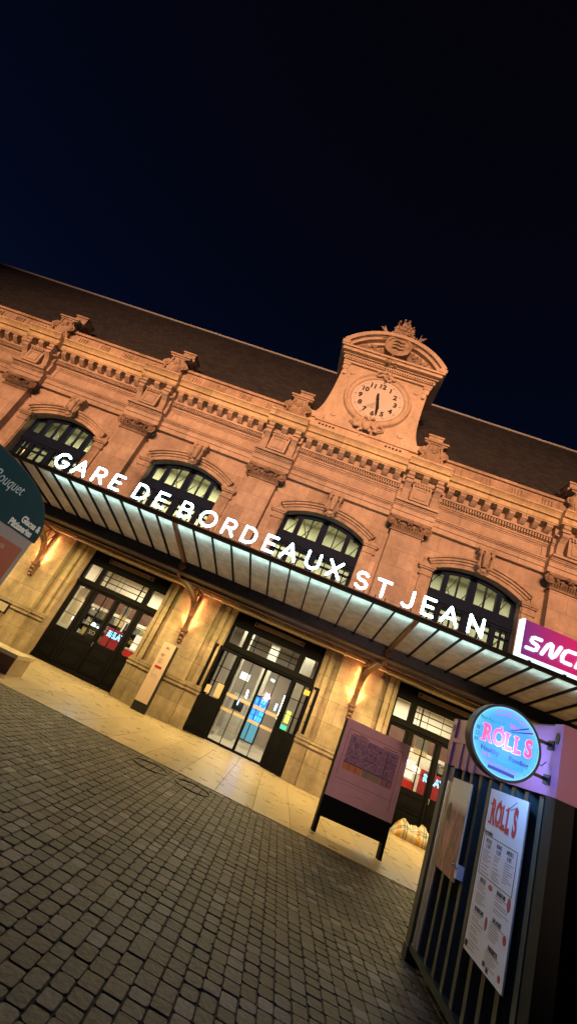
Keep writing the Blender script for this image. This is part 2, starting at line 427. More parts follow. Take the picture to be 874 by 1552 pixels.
# pilaster : pier below, shaft above
def pier():
    m = M()
    hw = B/2 - HD                     # half width between two door openings
    m.box(-hw, hw, YW-.1, YW+.02, .0, 3.93)
    for s in (-1, 1):
        m.box(s*(hw-.14), s*(hw-.02), YW-.16, YW-.09, 1.06, 3.93)
        m.box(s*(hw-.36), s*(hw-.20), YW-.24, YW-.09, 1.06, 3.93)
        m.box(s*(hw-.42), s*(hw+.0), YW-.3, YW-.09, 0, 1.04)
    m.box(-.70, .70, YW-.36, YW-.09, 1.30, 3.93)
    m.box(-.82, .82, YW-.44, YW-.09, 0, 1.02)
    for z0, z1, e in ((1.02, 1.06, -.02), (1.06, 1.13, .05), (1.13, 1.17, .0), (1.17, 1.24, .03), (1.24, 1.30, -.03)):
        m.box(-.76-e, .76+e, YW-.42-e, YW-.09, z0, z1)
        m.box(-hw-.02*(e > 0), hw+.02*(e > 0), YW-.28-e, YW-.09, z0, z1)
    return m
def shaft():
    m = M()
    m.box(-.70, .70, YW-.34, YW+.02, 3.93, 5.2); m.box(-.66, .66, YW-.36, YW+.02, 5.2, 5.35)
    m.box(-.575, .575, YW-.30, YW+.02, 5.35, 8.80)
    return m
def capital():
    m = M(); y = YW-.30
    m.box(-.64, .64, y-.05, y+.2, 8.76, 8.82)
    m.prism([(-.58, 8.82), (.58, 8.82), (.66, 9.24), (-.66, 9.24)], y-.03, y+.2, 'y')
    m.box(-.74, .74, y-.14, y+.2, 9.24, 9.31); m.box(-.70, .70, y-.10, y+.2, 9.31, 9.36)
    for s in (-1, 1):
        m.spiral((s*.66, 9.10), .17, y-.06, sgn=-s, a0=PI/2, rt=.045)
        m.spiral((s*.66, 9.10), .13, y+.12, sgn=-s, a0=PI/2, rt=.04)
        m.tube([(s*.62, y-.08, 9.24), (s*.4, y-.16, 9.18), (s*.2, y-.12, 9.24), (0, y-.12, 9.26)], .035, 6)
        m.sphere((s*.66, y-.02, 9.12), .13, 1, 1.1, 1)
    for i in range(13):
        x = -.54 + .09*i
        m.tube([(x, y-.02, 8.84), (x, y-.09, 8.94), (x*1.03, y-.13, 9.03)], [.028, .036, .02], 5)
    for i in range(7): m.sphere((-.42 + .14*i, y-.12, 9.06 - .05*math.cos((i-3)*.9)), .058, n=7, m=5)
    m.sphere((0, y-.17, 9.22), .1, 1.2, .8, .9)
    for a in range(6): m.sphere((.11*math.cos(a*1.05), y-.17, 9.2+.1*math.sin(a*1.05)), .045, n=6, m=4)
    return m
p0 = None
for c in PILS:
    if p0 is None:
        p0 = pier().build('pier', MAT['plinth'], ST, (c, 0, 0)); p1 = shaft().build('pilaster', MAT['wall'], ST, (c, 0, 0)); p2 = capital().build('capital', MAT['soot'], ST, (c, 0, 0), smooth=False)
    else: again(p0, ST, (c, 0, 0)); again(p1, ST, (c, 0, 0)); again(p2, ST, (c, 0, 0))

# entablature of one bay + the ressaut over one pilaster
HR = .80                                   # half width of the ressaut
def entab(x0, x1, d, dent=True, ends=(0, 0)):
    """profile run between x0 and x1; d = how far forward of the bay run it stands"""
    m = M(); y = YW - d
    def run(ya, z0, z1, e=0): m.box(x0 - e*ends[0], x1 + e*ends[1], ya, YW+.04, z0, z1)
    run(y-.04, 9.36, 9.56); run(y-.08, 9.56, 9.74); run(y-.11, 9.74, 9.78, .02); run(y-.16, 9.78, 9.83, .05); run(y-.20, 9.83, 9.88, .09)
    run(y-.03, 9.88, 10.40)
    run(y-.07, 10.40, 10.46, .03); run(y-.11, 10.46, 10.53, .06)
    run(y-.10, 10.53, 10.72, .02)
    run(y-.27, 10.70, 10.78, .10); run(y-.17, 10.78, 11.10, .06)
    # corona and cyma
    f = y - .56; e = .42
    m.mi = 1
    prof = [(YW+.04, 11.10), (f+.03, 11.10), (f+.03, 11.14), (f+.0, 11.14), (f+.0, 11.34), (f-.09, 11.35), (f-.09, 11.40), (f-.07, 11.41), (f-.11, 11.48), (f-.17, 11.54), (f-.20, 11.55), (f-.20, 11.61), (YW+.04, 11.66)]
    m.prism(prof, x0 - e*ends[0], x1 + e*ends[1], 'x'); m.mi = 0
    return m, y
def bay_entab():
    h = B/2 - HR
    m, y = entab(-h, h, .10)
    n = int(2*h/.10)
    for i in range(n):
        x = -h + (i+.5)*2*h/n; m.box(x-.027, x+.027, y-.24, y-.08, 10.55, 10.695)
    k = 9
    for i in range(k):
        x = -h + .25 + (2*h-.5)*i/(k-1)
        m.prism([(y-.16, 10.84), (y-.27, 10.82), (y-.38, 10.88), (y-.50, 10.97), (y-.50, 11.09), (y-.16, 11.09)], x-.11, x+.11, 'x')
        m.box(x-.13, x+.13, y-.52, y-.16, 11.06, 11.097)
    # frieze panel frame
    for (xa, xb, za, zb) in ((-h+.16, h-.16, 9.94, 9.97), (-h+.16, h-.16, 10.33, 10.36), (-h+.16, -h+.19, 9.97, 10.33), (h-.19, h-.16, 9.97, 10.33)):
        m.box(xa, xb, y-.055, y-.02, za, zb)
    # architrave strip under it
    return m
def pil_entab():
    m, y = entab(-HR+.0, HR-.0, .34, ends=(0, 0))
    for i in range(6):
        x = -.26 + .52*i/5; m.box(x-.03, x+.03, y-.40, y-.30, 10.60, 10.72)
    m.box(-.36, .36, y-.32, y-.02, 10.0, 10.74)
    m.box(-.40, .40, y-.38, y-.02, 10.74, 10.80)
    m.box(-.24, .24, y-.35, y-.3, 10.1, 10.14); m.box(-.24, .24, y-.35, y-.3, 10.5, 10.54); m.box(-.24, -.2, y-.35, y-.3, 10.14, 10.5); m.box(.2, .24, y-.35, y-.3, 10.14, 10.5)
    for s in (-1, 1):
        # console brackets either side of the panel
        m.prism([(y-.02, 9.98), (y-.14, 10.0), (y-.19, 10.2), (y-.28, 10.45), (y-.44, 10.62), (y-.46, 10.78), (y-.02, 10.78)], s*.44, s*.68, 'x')
        m.tube([(s*.43, y-.42, 10.68), (s*.69, y-.42, 10.68)], .075, 10)
        m.tube([(s*.43, y-.17, 10.06), (s*.69, y-.17, 10.06)], .055, 10)
        m.box(s*.42, s*.72, y-.50, y-.02, 10.80, 10.90)
    for x in (-.56, 0, .56):
        m.prism([(y-.16, 10.86), (y-.30, 10.84), (y-.50, 10.97), (y-.50, 11.09), (y-.16, 11.09)], x-.12, x+.12, 'x')
    m.box(-HR, HR, y-.3, y-.02, 9.88, 9.97)
    return m
e0 = None
for c in BAYS:
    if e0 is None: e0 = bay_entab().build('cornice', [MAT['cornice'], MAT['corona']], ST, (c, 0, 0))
    else: again(e0, ST, (c, 0, 0))
e1 = None
for c in PILS:
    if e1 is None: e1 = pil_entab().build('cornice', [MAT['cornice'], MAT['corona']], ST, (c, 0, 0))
    else: again(e1, ST, (c, 0, 0))

# parapet and its carved ornaments
def parapet():
    m = M(); h = B/2; y = YW-.35
    m.box(-h, h, y, YW+.05, 11.60, 11.80); m.box(-h, h, y+.03, YW+.05, 11.80, 12.36)
    m.box(-h, h, y-.05, YW+.1, 12.36, 12.42); m.box(-h, h, y-.02, YW+.1, 12.42, 12.5)
    for i, x in enumerate((-1.75, -.6, .6, 1.75)):
        m.box(x-.22, x+.22, y-.02, y+.05, 11.9, 12.27)
        for q in (-.12, 0, .12):
            m.tube([(x+q, y-.03, 11.96), (x+q, y-.05, 12.2)], .03, 6)
    return m
def cartouche():
    m = M(); y = YW-.5
    m.box(-.62, .62, y-.02, y+.4, 11.62, 11.74)
    # shield body
    poly = [(-.34, 11.74), (.34, 11.74), (.44, 12.1), (.38, 12.5), (.3, 12.85), (-.3, 12.85), (-.38, 12.5), (-.44, 12.1)]
    m.prism(poly, y, y+.32, 'y')
    m.sphere((0, y, 12.28), .3, 1, .35, 1.25, 14, 9)
    m.sphere((0, y-.08, 12.62), .13, 1, .7, 1.1); m.sphere((0, y-.1, 12.42), .07); m.sphere((.12, y-.08, 12.5), .06); m.sphere((-.12, y-.08, 12.5), .06)
    for s in (-1, 1):
        m.spiral((s*.45, 12.42), .17, y-.02, sgn=s, a0=PI/2 if s > 0 else PI/2, rt=.055)
        m.spiral((s*.42, 11.98), .12, y-.02, sgn=-s, a0=-PI/2, rt=.045)
        m.tube([(s*.56, y, 11.78), (s*.50, y-.05, 11.95), (s*.36, y-.08, 12.15), (s*.46, y-.05, 12.3)], [.07, .055, .05, .05], 7)
        m.tube([(s*.30, y, 12.55), (s*.24, y-.06, 12.72), (s*.33, y-.02, 12.9)], [.06, .055, .04], 7)
        for q in range(4): m.sphere((s*(.14+.09*q), y-.06, 11.80+.02*q), .06, n=7, m=5)
    # capped blocks
    m.box(-.45, .45, y-.04, y+.34, 12.85, 12.92); m.box(-.50, .50, y-.09, y+.38, 12.92, 13.0)
    m.box(-.36, .36, YW-.1, YW+.65, 11.6, 13.15)
    m.box(-.44, .44, YW-.18, YW+.72, 13.15, 13.23); m.box(-.40, .40, YW-.14, YW+.68, 13.23, 13.29)
    m.box(-.30, .30, YW-.05, YW+.58, 13.29, 13.58); m.box(-.34, .34, YW-.09, YW+.62, 13.58, 13.66)
    return m
a0 = None
for i, c in enumerate(BAYS):
    if abs(c - XC) < .1: continue
    if a0 is None: a0 = parapet().build('parapet', MAT['wall2'], ST, (c, 0, 0))
    else: again(a0, ST, (c, 0, 0))
a1 = None
for c in PILS:
    if a1 is None: a1 = cartouche().build('carved_cartouche', MAT['wall2'], ST, (c, 0, 0))
    else: again(a1, ST, (c, 0, 0))

# roof
m = M(); RY, RZ = 19., 19.32
m.add([(XL,YW+.1,12.3),(XR,YW+.1,12.3),(XR,RY,RZ),(XL,RY,RZ),(XL,23.4,12.3),(XR,23.4,12.3)], [(0,1,2,3),(3,2,5,4),(0,3,4),(1,5,2),(0,4,5,1)])
nt = MAT['slate'].node_tree; N_ = nt.nodes; b_ = N_['Principled BSDF']
g_ = N_.new('ShaderNodeNewGeometry'); sx_ = N_.new('ShaderNodeSeparateXYZ'); nt.links.new(g_.outputs['Position'], sx_.inputs[0]); cb_ = N_.new('ShaderNodeCombineXYZ'); nt.links.new(sx_.outputs[0], cb_.inputs[0]); nt.links.new(sx_.outputs[2], cb_.inputs[1])
br_ = N_.new('ShaderNodeTexBrick'); br_.inputs['Scale'].default_value = 1; br_.inputs['Brick Width'].default_value = .32; br_.inputs['Row Height'].default_value = .22; br_.inputs['Mortar Size'].default_value = .012
br_.inputs['Color1'].default_value = (.018, .016, .017, 1); br_.inputs['Color2'].default_value = (.034, .031, .032, 1); br_.inputs['Mortar'].default_value = (.008, .008, .008, 1)
nt.links.new(cb_.outputs[0], br_.inputs['Vector']); nt.links.new(br_.outputs['Color'], b_.inputs['Base Color'])
rf = m.build('roof', MAT['slate'], ST)
M().tube([(XL, RY, RZ+.02), (XR, RY, RZ+.02)], .07, 8).build('ridge_cap', MAT['zinc'], rf)
m = M(); m.box(XL, XR, 23.0, 23.4, 0, 12.3); m.box(XL-.02, XL+.3, YW+.5, 23.0, 0, 12.3); m.box(XR-.3, XR+.02, YW+.5, 23.0, 0, 12.3)
m.build('rear_wall', MAT['wall'], ST)

# ------------------------------------------------------------------ clock gable
CG = (0, 0, 0)
m = M(); y = YW-.35
# pedestal course
m.box(-1.98, 1.98, y, YW+.3, 11.6, 12.34); m.box(-B/2, B/2, y+.04, YW+.2, 11.6, 12.36)
m.box(-2.06, 2.06+.3, y-.06, YW+.3, 12.26, 12.34)
# trapezoid face with flared flanks
def flank(z):                      # half width at height z
    t = (z - 12.34) / (15.75 - 12.34)
    return 1.93 + .62 * math.exp(-t * 7) - .0
zs = [12.34 + (15.75-12.34)*i/18 for i in range(19)]
poly = [(-flank(z), z) for z in zs] + [(flank(z), z) for z in zs[::-1]]
m.prism(poly, y+.10, YW+1.2, 'y')
zz = [12.34, 15.75]
m.box(-1.72, 1.72, y+.04, y+.12, 12.36, 15.72)
for s in (-1, 1):
    m.box(s*1.70, s*1.96, y-.02, y+.12, 15.35, 15.72); m.box(s*1.66, s*2.0, y-.05, y+.12, 15.60, 15.72)
    m.prism([(s*1.66, 15.35), (s*1.9, 15.35), (s*1.86, 15.1), (s*1.7, 15.1)], y-.0, y+.12, 'y')
    m.box(s*1.74, s*2.5, y-.04, y+.4, 12.34, 12.62)
    for z in (12.85, 15.3): m.disc((s*1.45, z), .13, y+.0, y+.05, 20)
GB = m.build('clock_gable', MAT['gable'], ST, (XC, 0, 0))
for s in (-1,):
    pass
m = M()                        # vents
for x0 in (-1.85, 1.0):
    for i in range(5): m.box(x0 + .15*i, x0 + .15*i + .09, y-.012, y+.05, 12.08, 12.16)
m.build('vent', MAT['darksteel'], GB, (XC, 0, 0))
# entablature + segmental pediment
m = M()
m.box(-2.02, 2.02, y-.04, YW+1.2, 15.75, 15.86)
m.box(-2.08, 2.08, y-.12, YW+1.25, 15.86, 16.03)
for i in range(36):
    x = -2.02 + 4.04*(i+.5)/36; m.box(x-.033, x+.033, y-.2, y-.1, 15.89, 16.0)
m.box(-2.16, 2.16, y-.24, YW+1.3, 16.03, 16.08)
m.box(-2.24, 2.24, y-.42, YW+1.4, 16.08, 16.22)
m.box(-2.32, 2.32, y-.50, YW+1.45, 16.22, 16.32)
for s in (-1, 1):     # raised shoulders
    m.box(s*2.02, s*2.36, y-.53, YW+1.45, 16.32, 16.50); m.box(s*2.06, s*2.30, y-.49, YW+1.40, 16.50, 16.64)
m.box(-2.1, 2.1, y+.02, YW+1.0, 16.34, 16.5)
n = 30
def pa(x, h, z, r): return arch(x, h, z, r)
for i in range(n):
    t0, t1 = -1 + 2*i/n, -1 + 2*(i+1)/n
    for (h0, z0, r0, h1, z1, r1, ya) in ((1.84, 16.36, .92, 1.98, 16.44, .98, y-.16), (1.98, 16.44, .98, 2.12, 16.52, 1.06, y-.36), (2.12, 16.52, 1.06, 2.30, 16.64, 1.13, y-.50)):
        m.prism([(t0*h0, pa(t0*h0, h0, z0, r0)), (t1*h0, pa(t1*h0, h0, z0, r0)), (t1*h1, pa(t1*h1, h1, z1, r1)), (t0*h1, pa(t0*h1, h1, z1, r1))], ya, YW+1.2, 'y')
    m.prism([(t0*1.95, 16.3), (t1*1.95, 16.3), (t1*1.95, pa(t1*1.95, 1.95, 16.42, .92)), (t0*1.95, pa(t0*1.95, 1.95, 16.42, .92))], y+.0, YW+1.0, 'y')
m.build('pediment', MAT['gable'], GB, (XC, 0, 0))
# crest : cartouche, garlands, mural crown with foliage
m = M(); cz = 17.12; yy = y-.35
m.prism([(-.5, 17.6), (.5, 17.6), (.60, 17.3), (.58, 16.95), (.4, 16.68), (0, 16.5), (-.4, 16.68), (-.58, 16.95), (-.60, 17.3)], yy-.05, YW, 'y'); m.ring((0, cz), .5, .60, yy-.10, yy+.02, 30)
for q in range(3): m.tube([(-.25, yy-.12, cz-.22+.2*q), (-.08, yy-.17, cz-.18+.2*q), (.1, yy-.15, cz-.23+.2*q), (.27, yy-.12, cz-.17+.2*q)], [.02, .05, .045, .02], 6)
m.sphere((0, yy+.02, cz), .5, 1, .25, 1.05, 16, 10)
rn = random.Random(11)
for s in (-1, 1):
    for q in range(48):
        t = q/48; x = s*(.6 + 1.15*t); top = arch(x, 1.98, 16.42, .98)-.08
        z = 16.46 + (top-16.46)*rn.random()*.9
        m.sphere((x, y-.14+rn.uniform(-.08, .05), z), rn.uniform(.06, .13), rn.uniform(.8, 1.5), .8, rn.uniform(.7, 1.2), 7, 5)
    m.tube([(s*.6, y-.1, 16.75), (s*.95, y-.14, 16.62), (s*1.35, y-.1, 16.6), (s*1.75, y-.06, 16.48)], [.1, .09, .07, .03], 7)
    m.spiral((s*.72, 17.52), .18, yy-.0, sgn=s, a0=0, rt=.05)
    m.tube([(s*.5, yy, 17.7), (s*.75, yy, 17.8), (s*.85, yy, 17.98), (s*.98, yy, 18.05)], [.1, .08, .06, .02], 7)
    for q in range(10): m.tube([(s*.75, yy, 17.75), (s*(.8+.03*q), yy+rn.uniform(-.1, .1), 18.0+.25*rn.random())], [.04, .008], 5)
for q in range(26):
    a = rn.uniform(-.9, .9); m.sphere((.62*math.sin(a), yy-.02+rn.uniform(-.08, .08), 17.72+.22*math.cos(a)*rn.random()+.02), rn.uniform(.06, .12), n=7, m=5)
m.prism([(-.4, 17.78), (.4, 17.78), (.46, 18.22), (-.46, 18.22)], yy, yy+.5, 'y')
for q in range(5): m.box(-.42+.18*q, -.31+.18*q, yy-.03, yy+.5, 18.2, 18.36)
for q in range(90):
    m.sphere((rn.gauss(0, .2), yy+.2+rn.uniform(-.25, .25), 18.3+abs(rn.gauss(0, .22))), rn.uniform(.04, .09), n=6, m=4)
for q in range(34):
    x = rn.uniform(-.42, .42); hgt = .75*(1-(x/.5)**2)*rn.uniform(.5, 1.0)
    m.tube([(x*.7, yy+.2+rn.uniform(-.2, .2), 18.2), (x, yy+.2+rn.uniform(-.25, .25), 18.25+hgt*.6), (x*1.25, yy+.2+rn.uniform(-.3, .3), 18.25+hgt)], [.06, .05, .012], 5)
for q in range(14): m.sphere((rn.uniform(-.3, .3), y-.35+rn.uniform(-.1, .1), 16.3+rn.uniform(-.25, .2)), rn.uniform(.05, .1), 1.2, 1, 1, 7, 5)
m.build('crest', MAT['wall2'], GB, (XC, 0, 0))
# ring, dial, numerals, hands
CX, CZ = .03, 14.24
m = M(); yr = y+.03
m.ring((CX, CZ), 0, 0, 0, 0, 72, prof=[(1.11, yr+.02), (1.11, yr-.05), (1.16, yr-.09), (1.2, yr-.05), (1.27, yr-.06), (1.34, yr-.13), (1.40, yr-.12), (1.44, yr-.04), (1.46, yr+.02)])
for (zc, s) in ((CZ+1.3, 1), (CZ-1.42, 1.5)):
    for q in range(int(26*s)):
        a = rn.uniform(0, 2*PI); r_ = rn.random()**.5*.3*s
        m.sphere((CX + 1.35*r_*math.cos(a), yr-.14+rn.uniform(-.06, .05), zc + r_*.8*math.sin(a)), rn.uniform(.045, .085)*(.8+.3*s), rn.uniform(.7, 1.4), .8, rn.uniform(.7, 1.3), 7, 5)
    for sg in (-1, 1):
        m.tube([(CX + sg*.1, yr-.15, zc), (CX + sg*.35*s, yr-.14, zc-.12*s), (CX + sg*.5*s, yr-.06, zc-.02)], [.07, .05, .02], 6)
for sg in (-1, 1):
    m.tube([(CX+sg*.25, yr-.1, CZ-1.42), (CX+sg*.55, yr-.08, CZ-1.3), (CX+sg*.72, yr-.04, CZ-1.5), (CX+sg*.5, yr-.06, CZ-1.68)], [.07, .06, .05, .02], 6)
    m.tube([(CX+sg*.1, yr-.1, CZ-1.6), (CX+sg*.3, yr-.08, CZ-1.85), (CX+sg*.12, yr-.06, CZ-2.05)], [.07, .06, .02], 6)
m.sphere((CX, yr-.2, CZ-1.6), .17, 1, .8, 1.15); 
m.build('clock_surround', MAT['gable'], GB, (XC, 0, 0))
dialm = mat('enamel dial', (.62, .52, .43), .5, noise=.06, nscale=2)
m = M(); m.disc((CX, CZ), 1.12, yr-.02, yr+.05, 64); m.build('dial', dialm, GB, (XC, 0, 0))
m = M()
m.prism([(CX-.02, CZ-.1), (CX-.42, CZ-.48), (CX-.02, CZ-.52)], yr-.024, yr-.018, 'y')  # translucent shadow on the dial, put in as a grey wedge
m.build('dial_shadow', mat('grey dial shade', (.42, .36, .31), .6), GB, (XC, 0, 0))
ink = mat('black clock paint', (.008, .008, .01), .4)
mt = M()
for q in range(60):
    a = 2*PI*q/60
    if q % 5 == 0: r0, r1, w = .93, 1.03, .014
    else: r0, r1, w = .975, 1.0, .012
    c, sn = math.sin(a), math.cos(a)
    mt.add([(CX + c*r0 - sn*w, yr-.026, CZ + sn*r0 + c*w), (CX + c*r0 + sn*w, yr-.026, CZ + sn*r0 - c*w), (CX + c*r1 + sn*w, yr-.026, CZ + sn*r1 - c*w), (CX + c*r1 - sn*w, yr-.026, CZ + sn*r1 + c*w)], [(0,1,2,3)])
mt.build('minute_mark', ink, GB, (XC, 0, 0))
for n_ in range(1, 13):
    a = 2*PI*n_/12
    me = text_mesh(str(n_), .30, .003, bold=.006, sx=.92)
    o = text('numeral', str(n_), .33, ink, GB, (XC + CX + .77*math.sin(a), yr-.028, CZ + .77*math.cos(a)), bold=.014)
def hand(a, l0, l1, w0, w1, yh):
    m = M(); d = Vector((math.sin(a), math.cos(a))); p = Vector((d.y, -d.x))
    q = [(-l0, w0*.8), (l1*.85, w1), (l1, w1*.3)]
    poly = [tuple(d*t + p*w) for t, w in q] + [tuple(d*t - p*w) for t, w in q[::-1]]
    m.prism([(CX + a_, CZ + b_) for a_, b_ in poly], yh, yh+.02, 'y'); m.disc((CX, CZ), .07, yh-.005, yh+.03, 20)
    m.build('clock_hand', ink, GB, (XC, 0, 0))
hand(math.radians(28*6), .30, .84, .058, .05, yr-.10)
hand(math.radians(165), .24, .56, .06, .07, yr-.07)

# ------------------------------------------------------------------ upper windows (frame, panes)
YG = YW + .38
def uframe():
    m = M(); t0, t1 = YG-.06, YG+.06
    n = 24
    for i in range(n):
        a, b = -1 + 2*i/n, -1 + 2*(i+1)/n
        ha, hb = HO, HO-.12
        m.prism([(a*hb, arch(a*hb, HO, 8.03, .43)-.14), (b*hb, arch(b*hb, HO, 8.03, .43)-.14), (b*ha, arch(b*ha, HO, 8.03, .43)), (a*ha, arch(a*ha, HO, 8.03, .43))], t0, t1, 'y')
    for s in (-1, 1):
        m.box(s*(HO-.13), s*HO, t0, t1, 4.9, 8.03)
        m.box(s*.88, s*1.06, t0-.02, t1, 4.9, 8.2)
    m.box(-.13, .13, t0-.03, t1, 4.9, 8.38)
    m.box(-HO, HO, t0-.04, t1, 6.92, 7.42)
    m.box(-HO, HO, t0-.08, t1, 7.0, 7.08)
    m.box(-HO, HO, t0, t1, 4.9, 5.2)
    for c, h in ((-.5, .38), (.5, .38)):
        m.box(c-.02, c+.02, t0, t1, 5.2, 8.3)
    for z in (6.62, 6.0): m.box(-HO, HO, t0, t1, z-.03, z+.03)
    for s in (-1, 1): m.box(s*1.26-.02, s*1.26+.02, t0, t1, 5.2, 6.92)
    for s in (-1, 1): m.box(s*1.18, s*1.44, t0, t1, 8.02, 8.2)
    return m
def upane():
    m = M(); m.box(-HO+.05, HO-.05, YG-.005, YG+.005, 5.1, 8.02)
    n = 14
    for i in range(n):
        a, b = -1 + 2*i/n, -1 + 2*(i+1)/n; h = HO-.05
        m.prism([(a*h, 8.02), (b*h, 8.02), (b*h, arch(b*h, HO, 8.03, .43)-.03), (a*h, arch(a*h, HO, 8.03, .43)-.03)], YG-.005, YG+.005, 'y')
    return m
def truss():       # braced inner glazing frame seen behind the panes
    m = M(); yb = YG + .55
    for i in range(5):
        x0 = -1.65 + .66*i
        m.tube([(x0, yb, 7.2), (x0+.66, yb, 8.5)], .022, 4)
        if i == 1: m.tube([(x0+.66, yb, 7.2), (x0, yb, 8.5)], .022, 4)
        m.tube([(x0, yb, 6.0), (x0+.6, yb, 6.9)], .028, 4)
    m.box(-1.7, 1.7, yb-.05, yb+.05, 7.0, 7.3)
    return m
u0 = None
for c in BAYS:
    if u0 is None:
        u0 = uframe().build('window', MAT['navy'], ST, (c, 0, 0)); upane().build('pane', MAT['upane'], u0, (c, 0, 0))
        truss().build('inner_frame', mat('grey inner braces', (.14, .14, .11), .6), u0, (c, 0, 0))
    else: again(u0, ST, (c, 0, 0))
# upper hall behind the windows
m = M(); a, b, y0, y1, z0, z1 = XL+.4, XR-.4, YW+.52, 18.6, 4.4, 9.6
m.add([(a,y0,z0),(b,y0,z0),(b,y1,z0),(a,y1,z0),(a,y0,z1),(b,y0,z1),(b,y1,z1),(a,y1,z1)], [(0,1,2,3),(4,5,6,7),(2,3,7,6),(1,2,6,5),(3,0,4,7)])
m.build('upper_hall', MAT['hall'], ST)

# ------------------------------------------------------------------ doors
YD = YW + .28
def frame_rect(m, x0, x1, z0, z1, holes, ya, yb):
    """board with rectangular holes: cut into a grid of boxes"""
    xs = sorted({x0, x1, *[h[0] for h in holes], *[h[1] for h in holes]}); zs_ = sorted({z0, z1, *[h[2] for h in holes], *[h[3] for h in holes]})
    for a, b in zip(xs, xs[1:]):
        run = None
        for c, d in zip(zs_, zs_[1:]):
            mx, mz = (a+b)/2, (c+d)/2
            solid = not any(h[0] < mx < h[1] and h[2] < mz < h[3] for h in holes)
            if solid:
                if run is None: run = [c, d]
                else: run[1] = d
            else:
                if run: m.box(a, b, ya, yb, *run)
                run = None
        if run: m.box(a, b, ya, yb, *run)
def panel(m, x0, x1, z0, z1, y):
    m.box(x0, x1, y-.015, y+.01, z0, z0+.025); m.box(x0, x1, y-.015, y+.01, z1-.025, z1); m.box(x0, x0+.025, y-.015, y+.01, z0+.025, z1-.025); m.box(x1-.025, x1, y-.015, y+.01, z0+.025, z1-.025)
    m.box(x0+.07, x1-.07, y-.012, y+.01, z0+.07, z1-.07)
def transom(m):
    holes = [(-1.50, -1.03, 2.9, 3.46), (1.05, 1.52, 2.9, 3.46), (-.84, .86, 2.9, 3.46)]
    frame_rect(m, -HD, HD, 2.66, 3.98, holes, YD-.07, YD+.07)
    for x in (-.62, .64): m.box(x-.012, x+.012, YD-.05, YD+.03, 2.9, 3.46)
    for z in (3.08, 3.27): m.box(-.84, .86, YD-.05, YD+.03, z-.012, z+.012)
    m.box(-HD, HD, YD-.12, YD-.06, 2.72, 2.80); m.box(-HD, HD, YD-.1, YD-.06, 3.55, 3.6)
    m.box(-1.45, -1.0, YD-.085, YD-.06, 3.68, 3.88); m.box(1.0, 1.45, YD-.085, YD-.06, 3.68, 3.88)
def closed_door():
    m = M(); transom(m)
    cols = [(-1.46, -.98), (-.72, -.02), (.16, .86), (1.10, 1.52)]
    frame_rect(m, -HD, HD, 0, 2.66, [(a, b, 1.16, 2.62) for a, b in cols], YD-.05, YD+.05)
    for a, b in cols:
        for z in (1.64, 2.13): m.box(a, b, YD-.03, YD+.03, z-.011, z+.011)
        if b-a > .5: m.box((a+b)/2-.011, (a+b)/2+.011, YD-.03, YD+.03, 1.16, 2.62)
        m.mi = 0
        panel(m, a-.02, b+.02, .18, .62, YD-.05); panel(m, a-.02, b+.02, .68, 1.04, YD-.05)
    m.box(.03, .10, YD-.09, YD-.04, .05, 2.66); m.box(-.90, -.84, YD-.08, YD-.04, 0, 2.66); m.box(.94, 1.0, YD-.08, YD-.04, 0, 2.66)
    m.box(-HD, HD, YD-.08, YD-.04, 0, .14)
    return m
def lampbar():
    m = M(); m.box(-.92, .88, YD-.16, YD-.08, 3.71, 3.85)
    return m
def bolts():
    m = M()
    for x in (-.84, .80): m.disc((x, 3.78), .04, YD-.18, YD-.15, 14)
    return m
def door_panes(open_):
    m = M(); m.box(-HD+.05, HD-.05, YD-.004, YD+.004, 2.86, 3.5)
    if not open_: m.box(-HD+.05, HD-.05, YD-.004, YD+.004, 1.14, 2.64)
    return m
d0 = None; CENTER_DOOR = None
for c in BAYS:
    if abs(c - XC) < .1: continue
    if d0 is None:
        d0 = closed_door().build('door', MAT['black'], ST, (c, 0, 0)); door_panes(False).build('pane', MAT['pane'], d0, (c, 0, 0))
        lb = lampbar().build('closer_casing', MAT['strip'], d0, (c, 0, 0)); bolts().build('bolt', MAT['darksteel'], d0, (c, 0, 0))
        hm = M(); hm.tube([(.12, YD-.10, 1.0), (.12, YD-.14, 1.02), (.12, YD-.14, 1.12), (.12, YD-.10, 1.14)], .012, 6); hm.build('handle', MAT['steel'], d0, (c, 0, 0))
    else: again(d0, ST, (c, 0, 0))
# centre bay: outer leaves folded out, sliding glass doors inside
c = XC
m = M(); transom(m)
for s in (-1, 1): m.box(s*.93, s*HD, YD-.05, YD+.05, 0, 2.66) if False else None
frame_rect(m, -HD, HD, 0, 2.66, [(-.93, .95, .0, 2.66), (-1.5, -1.06, 1.16, 2.6), (1.08, 1.52, 1.16, 2.6)], YD-.05, YD+.05)
dc = m.build('door', MAT['black'], ST, (c, 0, 0), label='open entrance with sliding glass doors and folded black leaves')
door_panes(True).build('pane', MAT['pane'], dc, (c, 0, 0))
lampbar().build('closer_casing', MAT['strip'], dc, (c, 0, 0)); bolts().build('bolt', MAT['darksteel'], dc, (c, 0, 0))
m = M(); ys = YD+.10
m.box(-.93, .95, ys-.04, ys+.04, 2.60, 2.66); m.box(-.93, .95, ys-.04, ys+.04, 0, .07)
for x, w in ((-.91, .03), (-.46, .012), (.01, .045), (.47, .012), (.93, .03)): m.box(x-w, x+w, ys-.035, ys+.035, .07, 2.60)
sl = m.build('sliding_door', MAT['black'], dc, (c, 0, 0))
m = M(); m.box(-.9, .92, ys-.004, ys+.004, .07, 2.6); m.build('pane', MAT['pane'], dc, (c, 0, 0))
bandm = mat('cream safety film', (.6, .5, .38), .6)
